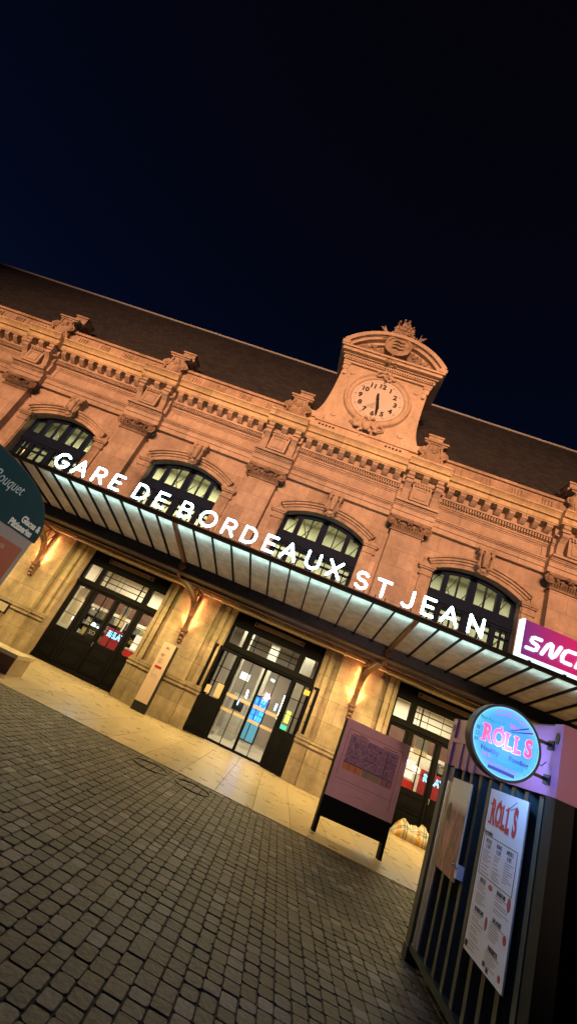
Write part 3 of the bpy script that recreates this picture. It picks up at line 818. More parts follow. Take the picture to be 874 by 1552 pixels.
for z0, z1 in ((1.38, 1.48), (.95, 1.04)):
    for x0, x1 in ((-.88, -.48), (-.44, -.05), (.06, .45), (.49, .9)): M().box(x0, x1, ys-.012, ys-.006, z0, z1).build('safety_band', bandm, dc, (c, 0, 0))
for s, hinge, tip in ((-1, (-.93, YD-.06), (-1.80, YW-.18)), (1, (.95, YD-.06), (1.84, YW-.22))):
    m = M(); L_ = math.hypot(tip[0]-hinge[0], tip[1]-hinge[1])
    cols = [(.08, .45), (.49, .70), (.78, .88)]
    frame_rect(m, 0, L_, .03, 2.68, [(a_, b_, 1.16, 2.6) for a_, b_ in cols], -.03, .03)
    for z in (1.62, 2.1): m.box(.05, L_-.02, -.015, .015, z-.011, z+.011)
    panel(m, .08, .44, .14, .5, -.03); panel(m, .5, .88, .14, .5, -.03); panel(m, .08, .44, .56, 1.02, -.03); panel(m, .5, .88, .56, 1.02, -.03)
    g = M(); g.box(.05, L_-.05, -.004, .004, 1.14, 2.62)
    h = M(); h.tube([(L_-.03, -.05, .95), (L_-.03, -.09, .98), (L_-.03, -.09, 1.12), (L_-.03, -.05, 1.15)], .012, 6)
    n_ = M()
    if s < 0:
        n_.box(.12, .34, -.05, -.035, 1.2, 1.62); n_.box(.5, .66, -.05, -.035, 1.22, 1.46)
    else: n_.box(.52, .72, -.05, -.035, 2.35, 2.5)
    ux = Vector((tip[0]-hinge[0], tip[1]-hinge[1], 0)) / L_
    uy = Vector((-ux.y, ux.x, 0))
    if uy.y < 0: uy = -uy
    for q in (m, g, h, n_):
        q.v = [tuple(Vector((hinge[0], hinge[1], 0)) + ux*p[0] + uy*p[1] + Vector((0, 0, p[2]))) for p in q.v]
    m.build('door_leaf', MAT['black'], dc, (c, 0, 0), label=['left leaf folded outwards', 'right leaf folded outwards'][s > 0])
    g.build('pane', MAT['pane'], dc, (c, 0, 0)); h.build('handle', MAT['steel'], dc, (c, 0, 0))
    n_.build('notice', mat('paper notice', (.55, .45, .3) if s < 0 else (.5, .45, .1), .7), dc, (c, 0, 0))

# ledge with pipe over the doors
m = M(); m.box(XL, XR, YW-.46, YW+.02, 3.93, 4.0); m.box(XL, XR, YW-.52, YW+.02, 4.0, 4.08)
m.build('ledge', MAT['plinth'], ST)
m = M(); m.tube([(XL, YW-.55, 3.93), (XR, YW-.55, 3.93)], .035, 8)
x = XL + .7
while x < XR:
    m.box(x-.03, x+.03, YW-.6, YW-.46, 3.88, 3.98); x += 1.44
m.build('pipe', MAT['pipe'], ST)

# ------------------------------------------------------------------ interiors (rooms behind the doors)
RB = 20.8
def room(h, z1, y1):
    m = M(); y0 = YW + .52; a, b = -h, h
    m.mi = 0; m.add([(a,y0,0),(b,y0,0),(b,y1,0),(a,y1,0)], [(0,1,2,3)])
    m.mi = 1; m.add([(a,y0,0),(b,y0,0),(b,y1,0),(a,y1,0),(a,y0,z1),(b,y0,z1),(b,y1,z1),(a,y1,z1)], [(4,5,6,7),(2,3,7,6),(1,2,6,5),(3,0,4,7)])
    return m
SHOPW = mat('shop back wall', (.12, .11, .10), .7, noise=.3)
r0 = None
for c in BAYS:
    if abs(c - XC) < .1:
        room(B/2-.1, 3.96, RB).build('entrance_hall', [MAT['ifloor'], mat('hall grey wall', (.30, .25, .2), .7, noise=.1)], ST, (c, 0, 0))
    elif r0 is None: r0 = room(B/2-.1, 3.96, RB-1.5).build('shop_room', [MAT['ifloor'], MAT['cream']], ST, (c, 0, 0))
    else: again(r0, ST, (c, 0, 0))

def area(name, loc, sx, sy, power, col, rot=(0, 0, 0), spread=180):
    l = bpy.data.lights.new(name, 'AREA'); l.shape = 'RECTANGLE'; l.size = sx; l.size_y = sy; l.energy = power; l.color = col; l.spread = math.radians(spread)
    o = bpy.data.objects.new(name, l); COL.objects.link(o); o.location = loc; o.rotation_euler = rot; return o
def spot(name, loc, target, power, col, angle, blend=.5, r=.05):
    l = bpy.data.lights.new(name, 'SPOT'); l.energy = power; l.color = col; l.spot_size = math.radians(angle); l.spot_blend = blend; l.shadow_soft_size = r
    o = bpy.data.objects.new(name, l); COL.objects.link(o); o.location = loc
    o.rotation_euler = (Vector(target) - Vector(loc)).to_track_quat('-Z', 'Y').to_euler(); return o

# shop fittings: one shelf unit kind copied, counters, hanging lamps, glowing signs
def shelf_unit(seed):
    rn = random.Random(seed); m = M(); m.mi = 0
    m.box(-.75, .75, .0, .06, 0, 2.2); 
    for s in (-.76, .74): m.box(s, s+.03, -.35, 0, 0, 2.2)
    for z in (.3, .7, 1.1, 1.5, 1.9): m.box(-.75, .75, -.35, 0, z, z+.03)
    k = []
    for z in (.33, .73, 1.13, 1.53, 1.93):
        x = -.7
        while x < .66:
            w = rn.uniform(.07, .2); hh = rn.uniform(.14, .3)
            m.mi = rn.choice((1, 2, 3, 4)); m.box(x, x+w-.015, -.28, -.05, z, z+hh); x += w
    return m
PC = [mat('dark shelving', (.05, .045, .04), .6), mat('white packets', (.6, .62, .58), .5), mat('grey packets', (.25, .27, .26), .5), mat('yellow packets', (.55, .48, .15), .5), mat('brown packets', (.22, .1, .06), .5)]
L_SH = ['leftmost tall dark shelf of packets inside the shop behind the left door', 'second tall dark shelf of packets inside the shop behind the left door', 'tall dark shelf of packets on the left inside the shop behind the map panel', 'tall dark shelf of packets on the right inside the shop behind the map panel']
CL, CR = BAYS[4], BAYS[6]
sh0 = None
for i, (x, y) in enumerate(((CL-1.3, 17.9), (CL+.3, 18.3), (CR-1.1, 18.3), (CR+1.9, 18.0))):
    if sh0 is None: sh0 = shelf_unit(4).build('shop_shelf', PC, None, (x, y, 0)); o = sh0
    else: o = sh0.copy(); COL.objects.link(o); o.location = (x, y, 0)
    tag(o, L_SH[i], 'shelf', 'packet shelves inside the station shops')
lampw = emis('white lamp globe', (.75, .88, 1), 5); lampy = emis('warm lamp', (1, .78, .48), 2.5)
def pend(x, y, z, m_, lab, r=.09, ztop=3.95):
    t = thing('pendant_lamp', (x, y, z), lab, 'lamp', 'lamps hanging inside the station')
    M().sphere((0, 0, 0), r, n=14, m=10).build('globe', m_, t, (x, y, z), smooth=True)
    M().tube([(0, 0, r), (0, 0, ztop-z)], .01, 6).build('cord', MAT['darksteel'], t, (x, y, z))
pend(CL-1.80, 16.2, 1.54, lampw, 'cool white round lamp low behind the leftmost glass column of the left door')
pend(CL-.86, 16.2, 1.61, lampw, 'cool white round lamp behind the second glass column of the left door')
pend(CL-.70, 16.3, 1.57, lampw, 'smaller cool white lamp beside the one in the second glass column of the left door', .06)
pend(CR-.36, 16.2, 1.84, lampw, 'cool white lamp just right of the map panel edge behind the right door', .08)
pend(CR+.0, 16.2, 1.72, lampy, 'large warm round lamp behind the right door above the red counter', .12)
pend(CR+.50, 16.2, 1.90, lampw, 'cool white lamp above the blue lettering behind the right door', .08)
def shop_sign(x, y, z, lab, w=.86):
    t = thing('lit_shop_sign', (x, y, z), lab, 'shop sign', 'lit shop signs inside the station')
    m = M(); m.box(-w/2, w/2, 0, .08, -.42, .30); m.build('board', mat('red sign board', (.4, .03, .04), .5, emit=(.8, .04, .06), estr=.06), t, (x, y, z))
    text('lettering', 'RELAY', .30, emis('blue lit letters', (.15, .65, 1), 4.5), t, (x, y-.02, z+.07), bold=.008, sx=.78)
    return t
shop_sign(CL+.12, 16.2, 1.50, 'red sign with glowing blue capitals seen through the left door')
shop_sign(CR+.60, 16.2, 1.53, 'red sign with glowing blue capitals seen through the door behind the map panel')
for cc, lab in ((CL+.93, 'bright red and white counter seen at the right edge of the left door'), (CR-.22, 'bright red and white counter seen beside the map panel through the right door')):
    t = thing('shop_counter', (cc, 16.25, 0), lab, 'counter', 'red counters in the station shops')
    M().box(-.29, .29, 0, .5, 0, 1.34).build('base', mat('red counter', (.6, .03, .025), .4, emit=(1, .05, .03), estr=.10), t, (cc, 16.25, 0))
    M().box(-.30, .30, -.02, .52, 1.34, 1.40).build('top', mat('white counter top', (.7, .68, .62), .4), t, (cc, 16.25, 0))
    M().box(-.26, .26, .3, .4, 1.40, 1.95).build('lit_panel', emis('lit white menu panel', (1, .78, .62), .9), t, (cc, 16.25, 0))
for i, (cc, yy_) in enumerate(((CL-.5, 15.75), (CL+.1, 15.8), (CR+.2, 15.75))):
    pass
m = M(); m.box(-.17, .17, 0, .03, -.21, .21)
t = m.build('notice_board', [mat('dark notice board', (.03, .035, .035), .5)], None, (CL-.36, 15.3, 1.37)); tag(t, 'dark notice behind the glass of the left door reading SO in white', 'notice')
text('lettering', 'SO', .2, mat('white notice letters', (.7, .7, .66), .5), t, (CL-.36, 15.295, 1.37))
# wooden beam inside shops
for cc, lab in ((CL, 'dark brown ceiling beam inside the shop behind the left door'), (CR, 'dark brown ceiling beam inside the shop behind the map panel')):
    o = M().box(-2.5, 2.5, 0, .3, 2.35, 3.0).build('ceiling_beam', mat('brown beam', (.13, .06, .04), .6, noise=.3), None, (cc, 17.2, 0)); tag(o, lab, 'beam', 'beams inside the shops')
# cream blinds / screens behind glass
for x, y, w, z0, z1, lab in ((CL-1.46, 15.35, .30, 1.28, 2.62, 'tall cream panel behind the leftmost glass of the left door'), (CL+.30, 15.4, .26, 1.9, 2.62, 'narrow cream panel behind the third glass column of the left door'), (CL+1.42, 15.35, .3, 1.95, 2.6, 'cream roller screen behind the rightmost glass of the left door'), (CR-.25, 15.4, .44, 2.12, 2.62, 'wide cream roller blind behind the door at the map panel')):
    m = M()
    n = int(w/.04)
    for k in range(n): m.box(-w/2 + w*k/n, -w/2 + w*(k+.8)/n, 0, .02, z0, z1)
    m.box(-w/2, w/2, .02, .03, z0, z1)
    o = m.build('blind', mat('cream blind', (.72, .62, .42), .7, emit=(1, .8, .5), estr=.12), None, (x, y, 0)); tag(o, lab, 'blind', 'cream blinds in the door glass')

# entrance hall contents
def screen_stand(x, y, h, w, lab):
    t = thing('information_screen', (x, y, 0), lab, 'screen', 'blue screens in the entrance hall')
    M().box(-w/2-.04, w/2+.04, 0, .12, .2, h+.06).build('case', MAT['darksteel'], t, (x, y, 0))
    M().box(-w/2, w/2, -.012, 0, h-.84, h).build('display', emis('blue display', (.02, .17, .9), 2.2), t, (x, y, 0))
    mm = M()
    for r_ in range(4):
        for q in range(3):
            if (r_*3+q) % 4 == 3: continue
            mm.box(-w/2+.04+q*w/3, -w/2+.02+(q+1)*w/3-.03, -.016, -.012, h-.80+r_*.2, h-.66+r_*.2)
    mm.build('screen_writing', emis('light blue tiles', (.05, .5, 1), 2.6), t, (x, y, 0))
    M().box(-w/2, w/2, -.008, 0, .25, h-.9).build('lower_glow', emis('pale lit base', (.1, .35, .5), .8), t, (x, y, 0))
screen_stand(XC-.03, 17.5, 1.74, .22, 'taller blue lit screen left of the door mullion in the entrance hall')
screen_stand(XC+.26, 17.4, 1.78, .30, 'wider blue lit screen in the middle of the entrance hall')
for i, (x, y) in enumerate(((XC-1.25, 17.2), (XC+1.30, 17.0), (XC-.2, 19.2), (XC+1.1, 19.6))):
    m = M(); m.box(-.19, .19, -.19, .19, .14, 3.95); m.box(-.23, .23, -.23, .23, 0, .14); m.box(-.21, .21, -.21, .21, 1.2, 1.25)
    o = m.build('hall_column', mat('grey stone column', (.3, .28, .23), .5, noise=.15), None, (x, y, 0))
    tag(o, ['front square grey column on the left of the entrance hall', 'front square grey column on the right of the entrance hall', 'rear square grey column near the middle of the entrance hall', 'rear square grey column on the right of the entrance hall'][i], 'column', 'columns in the entrance hall')
tubes = [((XC-.47, 17.4, 1.80), (XC-.45, 17.5, 1.54), (.85, .92, 1), 'white glowing tube left of the screens'), ((XC+.90, 17.4, 2.17), (XC+.92, 17.4, 1.32), (.75, 1, .8), 'long pale green light tube at the right of the sliding doors'), ((XC-.62, 17.0, 1.45), (XC-.62, 17.0, 1.2), (.3, .6, 1), 'short blue light tube low left of the screens'), ((XC+.72, 17.4, 1.8), (XC+.72, 17.4, 1.55), (.3, .6, 1), 'short blue light tube right of the screens'), ((XC+.18, 17.4, 2.49), (XC+.32, 17.4, 2.47), (.4, 1, .85), 'small turquoise emergency light above the screens')]
for a, b, c_, lab in tubes:
    o = M().tube([(0, 0, 0), tuple(Vector(b)-Vector(a))], .035, 8).build('light_tube', emis('tube', c_, 6), None, a); tag(o, lab, 'light tube', 'light tubes in the entrance hall')
o = M().box(-.07, .07, 0, .03, -.18, .18).build('lit_notice', emis('yellow green lit notice', (.75, 1, .12), 2.0), None, (XC+1.21, 15.3, 1.55)); tag(o, 'yellow green lit notice behind the right folded door leaf', 'notice')
o = M().box(-.1, .1, 0, .03, -.06, .06).build('lit_notice', emis('green lit notice', (.05, .8, .4), 1.6), None, (XC+1.20, 15.3, 1.22)); tag(o, 'small green lit notice below the yellow one at the right door leaf', 'notice')
o = M().box(-.3, .3, 0, .3, .0, 1.55).build('ticket_machine', [mat('ticket machine grey', (.35, .36, .34), .4)], None, (XC-.62, 17.6, 0)); tag(o, 'grey ticket machine on the left of the entrance hall', 'ticket machine')
M().box(-.2, .2, -.01, 0, 1.0, 1.4).build('display', mat('dark display', (.02, .02, .02), .2), o, (XC-.62, 17.6, 0)); M().box(-.25, .25, -.01, 0, .3, .5).build('slot_panel', MAT['steel'], o, (XC-.62, 17.6, 0))
o = M().box(-.34, .0, 0, .06, 0, .24).build('lit_box', emis('white ceiling box light', (1, .95, .85), 1.6), None, (XC-.52, 16.4, 2.05)); tag(o, 'bright white box light high on the left inside the sliding doors', 'light box')

for c in BAYS:
    k = abs(c - XC) < .1
    area('ceiling light', (c, 17.6, 3.9), 3.6, 2.4, 400 if k else 280, (1, .87, .66) if not k else (1, .9, .68))
    area('ceiling light', (c, 15.9, 3.9), 2.6, .5, 90, (1, .84, .6))
area('hall light', (-8.5, 17.0, 9.5), 14, 1.5, 1000, (1, .92, .64))
area('hall light', (5, 17.0, 9.5), 12, 1.5, 460, (1, .93, .7))
# little orange lamps behind the upper windows
for x, z, lab in ((-13.75, 6.6, 'orange glowing lantern behind the leftmost arched window'), (BAYS[4]+1.2, 6.3, 'small orange lamp behind the second arched window by the letter O'), (CR-.75, 6.35, 'small red orange lamp behind the fourth arched window by the letter A')):
    o = M().sphere((0, 0, 0), .11 if x < -13 else .05, 1, 1, 1.6).build('orange_lamp', emis('orange lamp', (1, .32, .08), 6), None, (x, YW+.75, z), smooth=True); tag(o, lab, 'lamp', 'orange lamps behind the upper windows')

# ------------------------------------------------------------------ glass canopy
XA, XB = XC - 2.5*B, XC + 2.5*B
ZF, YF = 4.335, 8.95; SL = -.17
zc = lambda y: ZF + SL*(y-YF)
YGt = 11.0
CA = thing('glass_canopy', (XC, YF, 4.3), 'long rust brown iron canopy with frosted glass panels over the station entrances', 'canopy')
m = M(); m.box(XA, XB, YF-.04, YF+.04, 4.31, 4.37); m.box(XA, XB, YF-.06, YF+.02, 4.37, 4.39)
m.build('fascia', MAT['rib'], CA)
m = M(); rn = random.Random(2)
m.add([(XA, YF+.05, zc(YF+.05)+.03), (XB, YF+.05, zc(YF+.05)+.03), (XB, YGt, zc(YGt)+.03), (XA, YGt, zc(YGt)+.03)], [(0,1,2,3)])
m.build('glass_roof', MAT['canopyglass'], CA)
rib = None; big = None
n = int(round((XB-XA)/(B/12)))
for i in range(n+1):
    x = XA + i*B/12
    isbig = any(abs(x-p) < .05 for p in PILS)
    if isbig:
        if big is None: big = M().prism([(YF, zc(YF)+.02), (YGt, zc(YGt)+.02), (YGt, zc(YGt)-.08), (YF, zc(YF)-.05)], -.05, .05, 'x').build('rafter', MAT['iron'], CA, (x, 0, 0))
        else: again(big, CA, (x, 0, 0))
    elif rib is None: rib = M().prism([(YF, zc(YF)+.02), (YGt, zc(YGt)+.02), (YGt, zc(YGt)-.035), (YF, zc(YF)-.035)], -.015, .015, 'x').build('glazing_bar', MAT['rib'], CA, (x, 0, 0))
    else: again(rib, CA, (x, 0, 0))
m = M(); m.box(XA, XB, YGt, YGt+.12, 3.74, 4.08); m.box(XA, XB, YGt, YGt+.5, 3.70, 3.76); m.box(XA, XB, YGt+.4, YGt+.5, 3.76, 4.08)
m.build('gutter', MAT['bluemetal'], CA)
m = M(); m.tube([(XA, YGt-.02, 3.72), (XB, YGt-.02, 3.72)], .03, 6); m.box(XA, XB, YGt+.47, YGt+.56, 3.64, 3.72)
m.build('gutter_lip', MAT['iron'], CA)
m = M(); ya, za, yb, zb = YGt+.5, 3.80, YW-.5, 4.10
m.add([(XA,ya,za),(XB,ya,za),(XB,yb,zb),(XA,yb,zb),(XA,ya,za+.03),(XB,ya,za+.03),(XB,yb,zb+.03),(XA,yb,zb+.03)], [(0,1,2,3),(4,5,6,7),(0,1,5,4),(2,3,7,6)])
m.build('rear_roof', mat('brown boarded soffit', (.14, .10, .085), .7, noise=.35, nscale=4), CA)
m = M(); x = XA + .2
while x < XB:
    m.prism([(ya, za-.05), (yb, zb-.05), (yb, zb), (ya, za)], x-.02, x+.02, 'x'); x += B/12
m.build('soffit_batten', MAT['iron'], CA)
# wrought brackets
def bracket():
    m = M(); y0 = YW-.45
    path = [(y0-.03, 2.62), (y0-.06, 2.85), (y0-.16, 3.12), (y0-.36, 3.36), (y0-.68, 3.54), (y0-1.2, 3.62), (y0-2.0, 3.66), (y0-2.75, 3.68)]
    for (a, b) in zip(path, path[1:]):
        d = Vector((b[0]-a[0], b[1]-a[1])).normalized(); p = Vector((-d.y, d.x))*.055
        A, Bq = Vector(a), Vector(b)
        m.prism([tuple(A+p), tuple(Bq+p), tuple(Bq-p), tuple(A-p)], -.045, .045, 'x')
        m.prism([tuple(A+p*1.15), tuple(Bq+p*1.15), tuple(Bq+p*.75), tuple(A+p*.75)], -.075, .075, 'x')
        m.prism([tuple(A-p*1.15), tuple(Bq-p*1.15), tuple(Bq-p*.75), tuple(A-p*.75)], -.075, .075, 'x')
    # top chord, wall post, lattice
    m.box(-.05, .05, y0-2.6, y0, 3.80, 3.86)
    m.box(-.05, .05, y0-.05, y0, 2.62, 3.86)
    top = lambda t: (y0-.05-2.4*t, 3.82)
    low = [(y0-.10, 3.0), (y0-.30, 3.34), (y0-.70, 3.56), (y0-1.3, 3.63), (y0-2.0, 3.66)]
    tops = [(y0-.02, 3.4), (y0-.05, 3.82), (y0-.45, 3.82), (y0-1.0, 3.82), (y0-1.6, 3.82)]
    for i in range(5):
        m.tube([(0, *low[i]), (0, *tops[i])], .022, 5)
        if i < 4: m.tube([(0, *low[i]), (0, *tops[i+1])], .018, 5)
    return m
def bracket_foot():
    m = M(); y0 = YW-.45
    m.box(-.11, .11, y0-.16, y0+.08, 2.58, 2.64)
    m.prism([(y0-.13, 2.58), (y0+.08, 2.58), (y0+.08, 2.22), (y0-.03, 2.24), (y0-.05, 2.36), (y0-.1, 2.44)], -.075, .075, 'x')
    m.sphere((0, y0-.03, 2.23), .055); m.sphere((0, y0-.06, 2.34), .06, 1.2); m.sphere((0, y0-.1, 2.48), .06, 1.2)
    return m
def finial():
    m = M(); y = YGt-.04; z = 3.86
    m.sphere((0, y, z), .085, n=12, m=8); m.sphere((0, y-.09, z), .045)
    for a in range(8): m.sphere((.075*math.cos(a*PI/4), y-.05, z+.075*math.sin(a*PI/4)), .034, n=7, m=5)
    m.tube([(0, y, z-.08), (0, y, z-.2), (0, y+.1, z-.28)], [.05, .035, .05], 8)
    m.sphere((0, y, z-.24), .05)
    return m
b0 = None
for p in PILS:
    if p < XA-.1 or p > XB+.1: continue
    if b0 is None:
        b0 = bracket().build('bracket', MAT['iron'], CA, (p, 0, 0)); bracket_foot().build('foot', MAT['iron'], b0, (p, 0, 0)); finial().build('finial', MAT['iron'], b0, (p, 0, 0), smooth=True)
    else: again(b0, CA, (p, 0, 0))
    # uplights at the bracket feet
    for s in (-1, 1):
        spot('bracket uplight', (p + s*.13, YW-.52, 2.66), (p + s*.28, YW-.36, 4.0), 110, (1, .36, .13), 84, 1., .02)
        al = area('bracket strip light', (p + s*.085, YW-.43, 3.22), .03, 1.05, 9, (1, .34, .12)); al.rotation_euler = Vector((s*.8, .6, 0)).to_track_quat('-Z', 'Y').to_euler()
# light under the rear canopy
for c in BAYS:
    if XA < c < XB or True:
        area('canopy downlight', (c, 12.9, 3.74), 4.8, .25, 310, (1, .72, .26))

# ------------------------------------------------------------------ sign letters
def arc(cx, cz, rx, rz, a0, a1, n=14): return [(cx + rx*math.cos(math.radians(a0+(a1-a0)*i/n)), cz + rz*math.sin(math.radians(a0+(a1-a0)*i/n))) for i in range(n+1)]
GL = {   # strokes inside a box: height 1, centred on x=0
 'G': (.42, [arc(0, .5, .42, .5, 48, 330, 20) + [(.40, .42), (.06, .42)]]),
 'A': (.4, [[(-.40, 0), (0, 1), (.40, 0)], [(-.26, .33), (.26, .33)]]),
 'R': (.32, [[(-.30, 0), (-.30, 1)] + [(.02, 1)] + arc(.04, .73, .25, .27, 90, -90, 10) + [(-.3, .46)], [(.0, .46), (.32, 0)]]),
 'E': (.28, [[(.30, 1), (-.26, 1), (-.26, 0), (.30, 0)], [(-.26, .52), (.22, .52)]]),
 'D': (.36, [[(-.34, 0), (-.34, 1), (-.06, 1)] + arc(-.06, .5, .42, .5, 90, -90, 14) + [(-.34, 0)]]),
 'B': (.3, [[(-.30, 0), (-.30, 1), (.0, 1)] + arc(.0, .76, .24, .24, 90, -90, 8) + [(-.3, .52)], [(0, .52)] + arc(.03, .26, .28, .26, 90, -90, 8) + [(-.3, 0)]]),
 'O': (.45, [arc(0, .5, .45, .5, 0, 360, 28)]),
 'U': (.34, [[(-.34, 1), (-.34, .34)] + arc(0, .34, .34, .34, 180, 360, 12) + [(.34, 1)]]),
 'X': (.34, [[(-.34, 1), (.34, 0)], [(.34, 1), (-.34, 0)]]),
 'S': (.3, [arc(0, .745, .27, .255, 30, 270, 12)[:-1] + arc(0, .255, .29, .255, 90, -150, 12)]),
 'T': (.34, [[(-.34, 1), (.34, 1)], [(0, 1), (0, 0)]]),
 'J': (.25, [[(.2, 1), (.2, .28)] + arc(-.06, .28, .26, .28, 0, -140, 10)]),
 'N': (.34, [[(-.34, 0), (-.34, 1), (.34, 0), (.34, 1)]]),
}
SG = thing('station_name_sign', (-1.9, YF, 4.45), 'row of glowing white capitals GARE DE BORDEAUX ST JEAN along the canopy edge', 'sign')
LH = .36; Z0 = 4.50
words = [('G',-7.01),('A',-6.50),('R',-5.98),('E',-5.50),('D',-4.83),('E',-4.30),('B',-3.64),('O',-3.07),('R',-2.53),('D',-2.03),('E',-1.52),('A',-1.05),('U',-.49),('X',.02),('S',.65),('T',1.13),('J',1.70),('E',2.13),('A',2.60),('N',3.15)]
for ch, x in words:
    m = M(); w, st = GL[ch]
    for pl in st:
        pts = [(p[0]*LH*1.13, 0, p[1]*LH) for p in pl]
        q = []
        for a, b in zip(pts, pts[1:]):
            q.append(a)
        q.append(pts[-1])
        # densify corners
        m.tube(q, .028, 8) if max(len(pl), 0) > 6 else None
        if len(pl) <= 6:
            for a, b in zip(q, q[1:]): m.tube([a, b], .028, 8)
        for p in q: m.sphere(p, .028, n=8, m=6)
    o = m.build('letter', MAT['letter'], SG, (x, YF-.02, Z0))
    mm = M()
    mm.box(-.12, -.10, -.01, .02, -.12, .0); mm.box(.10, .12, -.01, .02, -.12, .0)
    mm.build('stand', MAT['darksteel'], o, (x, YF-.0, Z0))
M().box(-7.3, 3.45, YF-.03, YF-.005, 4.405, 4.425).build('mounting_rail', MAT['darksteel'], SG, (0, 0, 0)).location = Vector((0, 0, 0)) - W[SG]

area('canopy glass fill', (-.5, YF+.26, 4.47), 13.4, .14, 44, (.50, .86, 1))  # added hidden strip so the canopy glass looks lit by the letters
# operator's sign at the right end
SN = thing('railway_logo_sign', (5.2, YF, 4.42), 'purple to red lightbox with white slanted SNCF letters standing on the canopy edge', 'sign')
gm = bpy.data.materials.new('purple to red lightbox'); gm.use_nodes = True
nt = gm.node_tree; b_ = nt.nodes['Principled BSDF']; g_ = nt.nodes.new('ShaderNodeNewGeometry'); sx_ = nt.nodes.new('ShaderNodeSeparateXYZ'); nt.links.new(g_.outputs['Position'], sx_.inputs[0])
mr = nt.nodes.new('ShaderNodeMapRange'); mr.inputs[1].default_value = 4.1; mr.inputs[2].default_value = 6.0; nt.links.new(sx_.outputs[0], mr.inputs[0])
cr = nt.nodes.new('ShaderNodeValToRGB'); e = cr.color_ramp.elements; e[0].color = (.13, .012, .20, 1); e[1].color = (.65, .01, .06, 1); q = e.new(.45); q.color = (.42, .01, .16, 1)
nt.links.new(mr.outputs[0], cr.inputs[0]); nt.links.new(cr.outputs[0], b_.inputs['Base Color']); nt.links.new(cr.outputs[0], b_.inputs['Emission Color']); b_.inputs['Emission Strength'].default_value = .55; b_.inputs['Roughness'].default_value = .35
zt = lambda x: 5.21 - .02*(x-4.1) - .045*max(0, x-4.6)**1.6
m = M(); pts = [(4.08 + .24*i, zt(4.08+.24*i)) for i in range(10)]
m.prism([(4.08, 4.47)] + pts + [(6.24, 4.47)], YF-.05, YF+.10, 'y'); m.build('lightbox', gm, SN)
wht = emis('white lit edge', (.72, .93, 1), 1.25)
m = M(); m.box(4.03, 4.078, YF-.07, YF+.12, 4.42, 5.22); m.box(4.078, 6.26, YF-.07, YF+.12, 4.42, 4.468); m.build('lit_edge', wht, SN)
SGL = {'S': [[(.62, .98), (.20, .98), (.06, .9), (.06, .66), (.2, .56), (.46, .5), (.6, .4), (.58, .12), (.42, .02), (-.06, .02)]], 'N': [[(0, 0), (.16, .80), (.3, .98), (.44, .9), (.56, .12), (.7, .02), (.84, .2), (.98, 1)]],
       'C': [[(.72, .98), (.25, .98), (.08, .84), (.0, .4), (.1, .06), (.3, .02), (.66, .02)]], 'F': [[(0, 0), (.1, .8), (.24, .98), (.8, .98)], [(.06, .5), (.6, .5)]]}
for ch, x in (('S', 4.19), ('N', 4.48), ('C', 4.85), ('F', 5.16)):
    m = M()
    for pl in SGL[ch]:
        q = [(x + (p[0] + .22*p[1])*.29, YF-.075, 4.63 + p[1]*.27) for p in pl]
        m.tube(q, .040, 8)
        for p in q: m.sphere(p, .040, n=8, m=6)
    m.build('letter', wht, SN)
m = M()
for x in (4.3, 5.0, 5.7): m.box(x-.02, x+.02, YF-.04, YF+.08, 4.38, 4.43)
m.build('foot', MAT['darksteel'], SN)

# ------------------------------------------------------------------ map panel on the pavement
a = Vector((1.36, 9.65, 0)); b = Vector((2.78, 9.97, 0)); ang = math.atan2(b.y-a.y, b.x-a.x)
MP = thing('map_panel', a, 'large freestanding black framed town map panel with a pinkish face standing on the pavement', 'map panel')
MP.rotation_euler = (0, 0, ang); bpy.context.view_layer.update()
def rl(m, name, mt, lab=None, parent=MP):     # built in the panel's own frame
    me_o = m.build(name, mt, None); W[me_o] = Vector(W[MP]); me_o.parent = parent; me_o.location = (0, 0, 0)
    if lab: me_o['label'] = lab
    return me_o
L_ = (b-a).length
m = M(); frame_rect(m, 0, L_, 0, 2.04, [(.07, L_-.07, .0, .28)], .0, .12); rl(m, 'frame', MAT['black'])
pf = mat('pinkish enamel face', (.64, .42, .44), .55, noise=.15, nscale=1.5)
fc = rl(M().box(.01, L_-.0, -.012, 0, .64, 2.06), 'face', pf)
ln = mat('face line', (.30, .18, .20), .6)
m = M()
for (x0, x1, z0, z1) in ((.10, 1.33, 1.88, 1.892), (.10, .112, 1.02, 1.88), (1.318, 1.33, .80, 1.88), (.10, 1.33, .98, .99), (.25, .9, .92, .926), (.6, .8, .80, .808)): m.box(x0, x1, -.016, -.012, z0, z1)
rl(m, 'border_line', ln)
def mapmat():
    m = bpy.data.materials.new('printed town map'); m.use_nodes = True; nt = m.node_tree; N = nt.nodes; L = nt.links; b = N['Principled BSDF']
    t = N.new('ShaderNodeTexCoord'); v = N.new('ShaderNodeTexVoronoi'); v.feature = 'DISTANCE_TO_EDGE'; v.inputs['Scale'].default_value = 9; L.new(t.outputs['Object'], v.inputs['Vector'])
    v2 = N.new('ShaderNodeTexVoronoi'); v2.inputs['Scale'].default_value = 9; L.new(t.outputs['Object'], v2.inputs['Vector'])
    r = N.new('ShaderNodeMapRange'); r.inputs[1].default_value = .02; r.inputs[2].default_value = .05; L.new(v.outputs['Distance'], r.inputs[0])
    cr = N.new('ShaderNodeValToRGB'); cr.color_ramp.elements[0].color = (.20, .12, .19, 1); cr.color_ramp.elements[1].color = (.33, .22, .31, 1); L.new(v2.outputs['Color'], cr.inputs[0])
    mx = N.new('ShaderNodeMixRGB'); mx.inputs[1].default_value = (.44, .32, .40, 1); L.new(r.outputs[0], mx.inputs[0]); L.new(cr.outputs[0], mx.inputs[2]); L.new(mx.outputs[0], b.inputs['Base Color']); b.inputs['Roughness'].default_value = .4
    return m
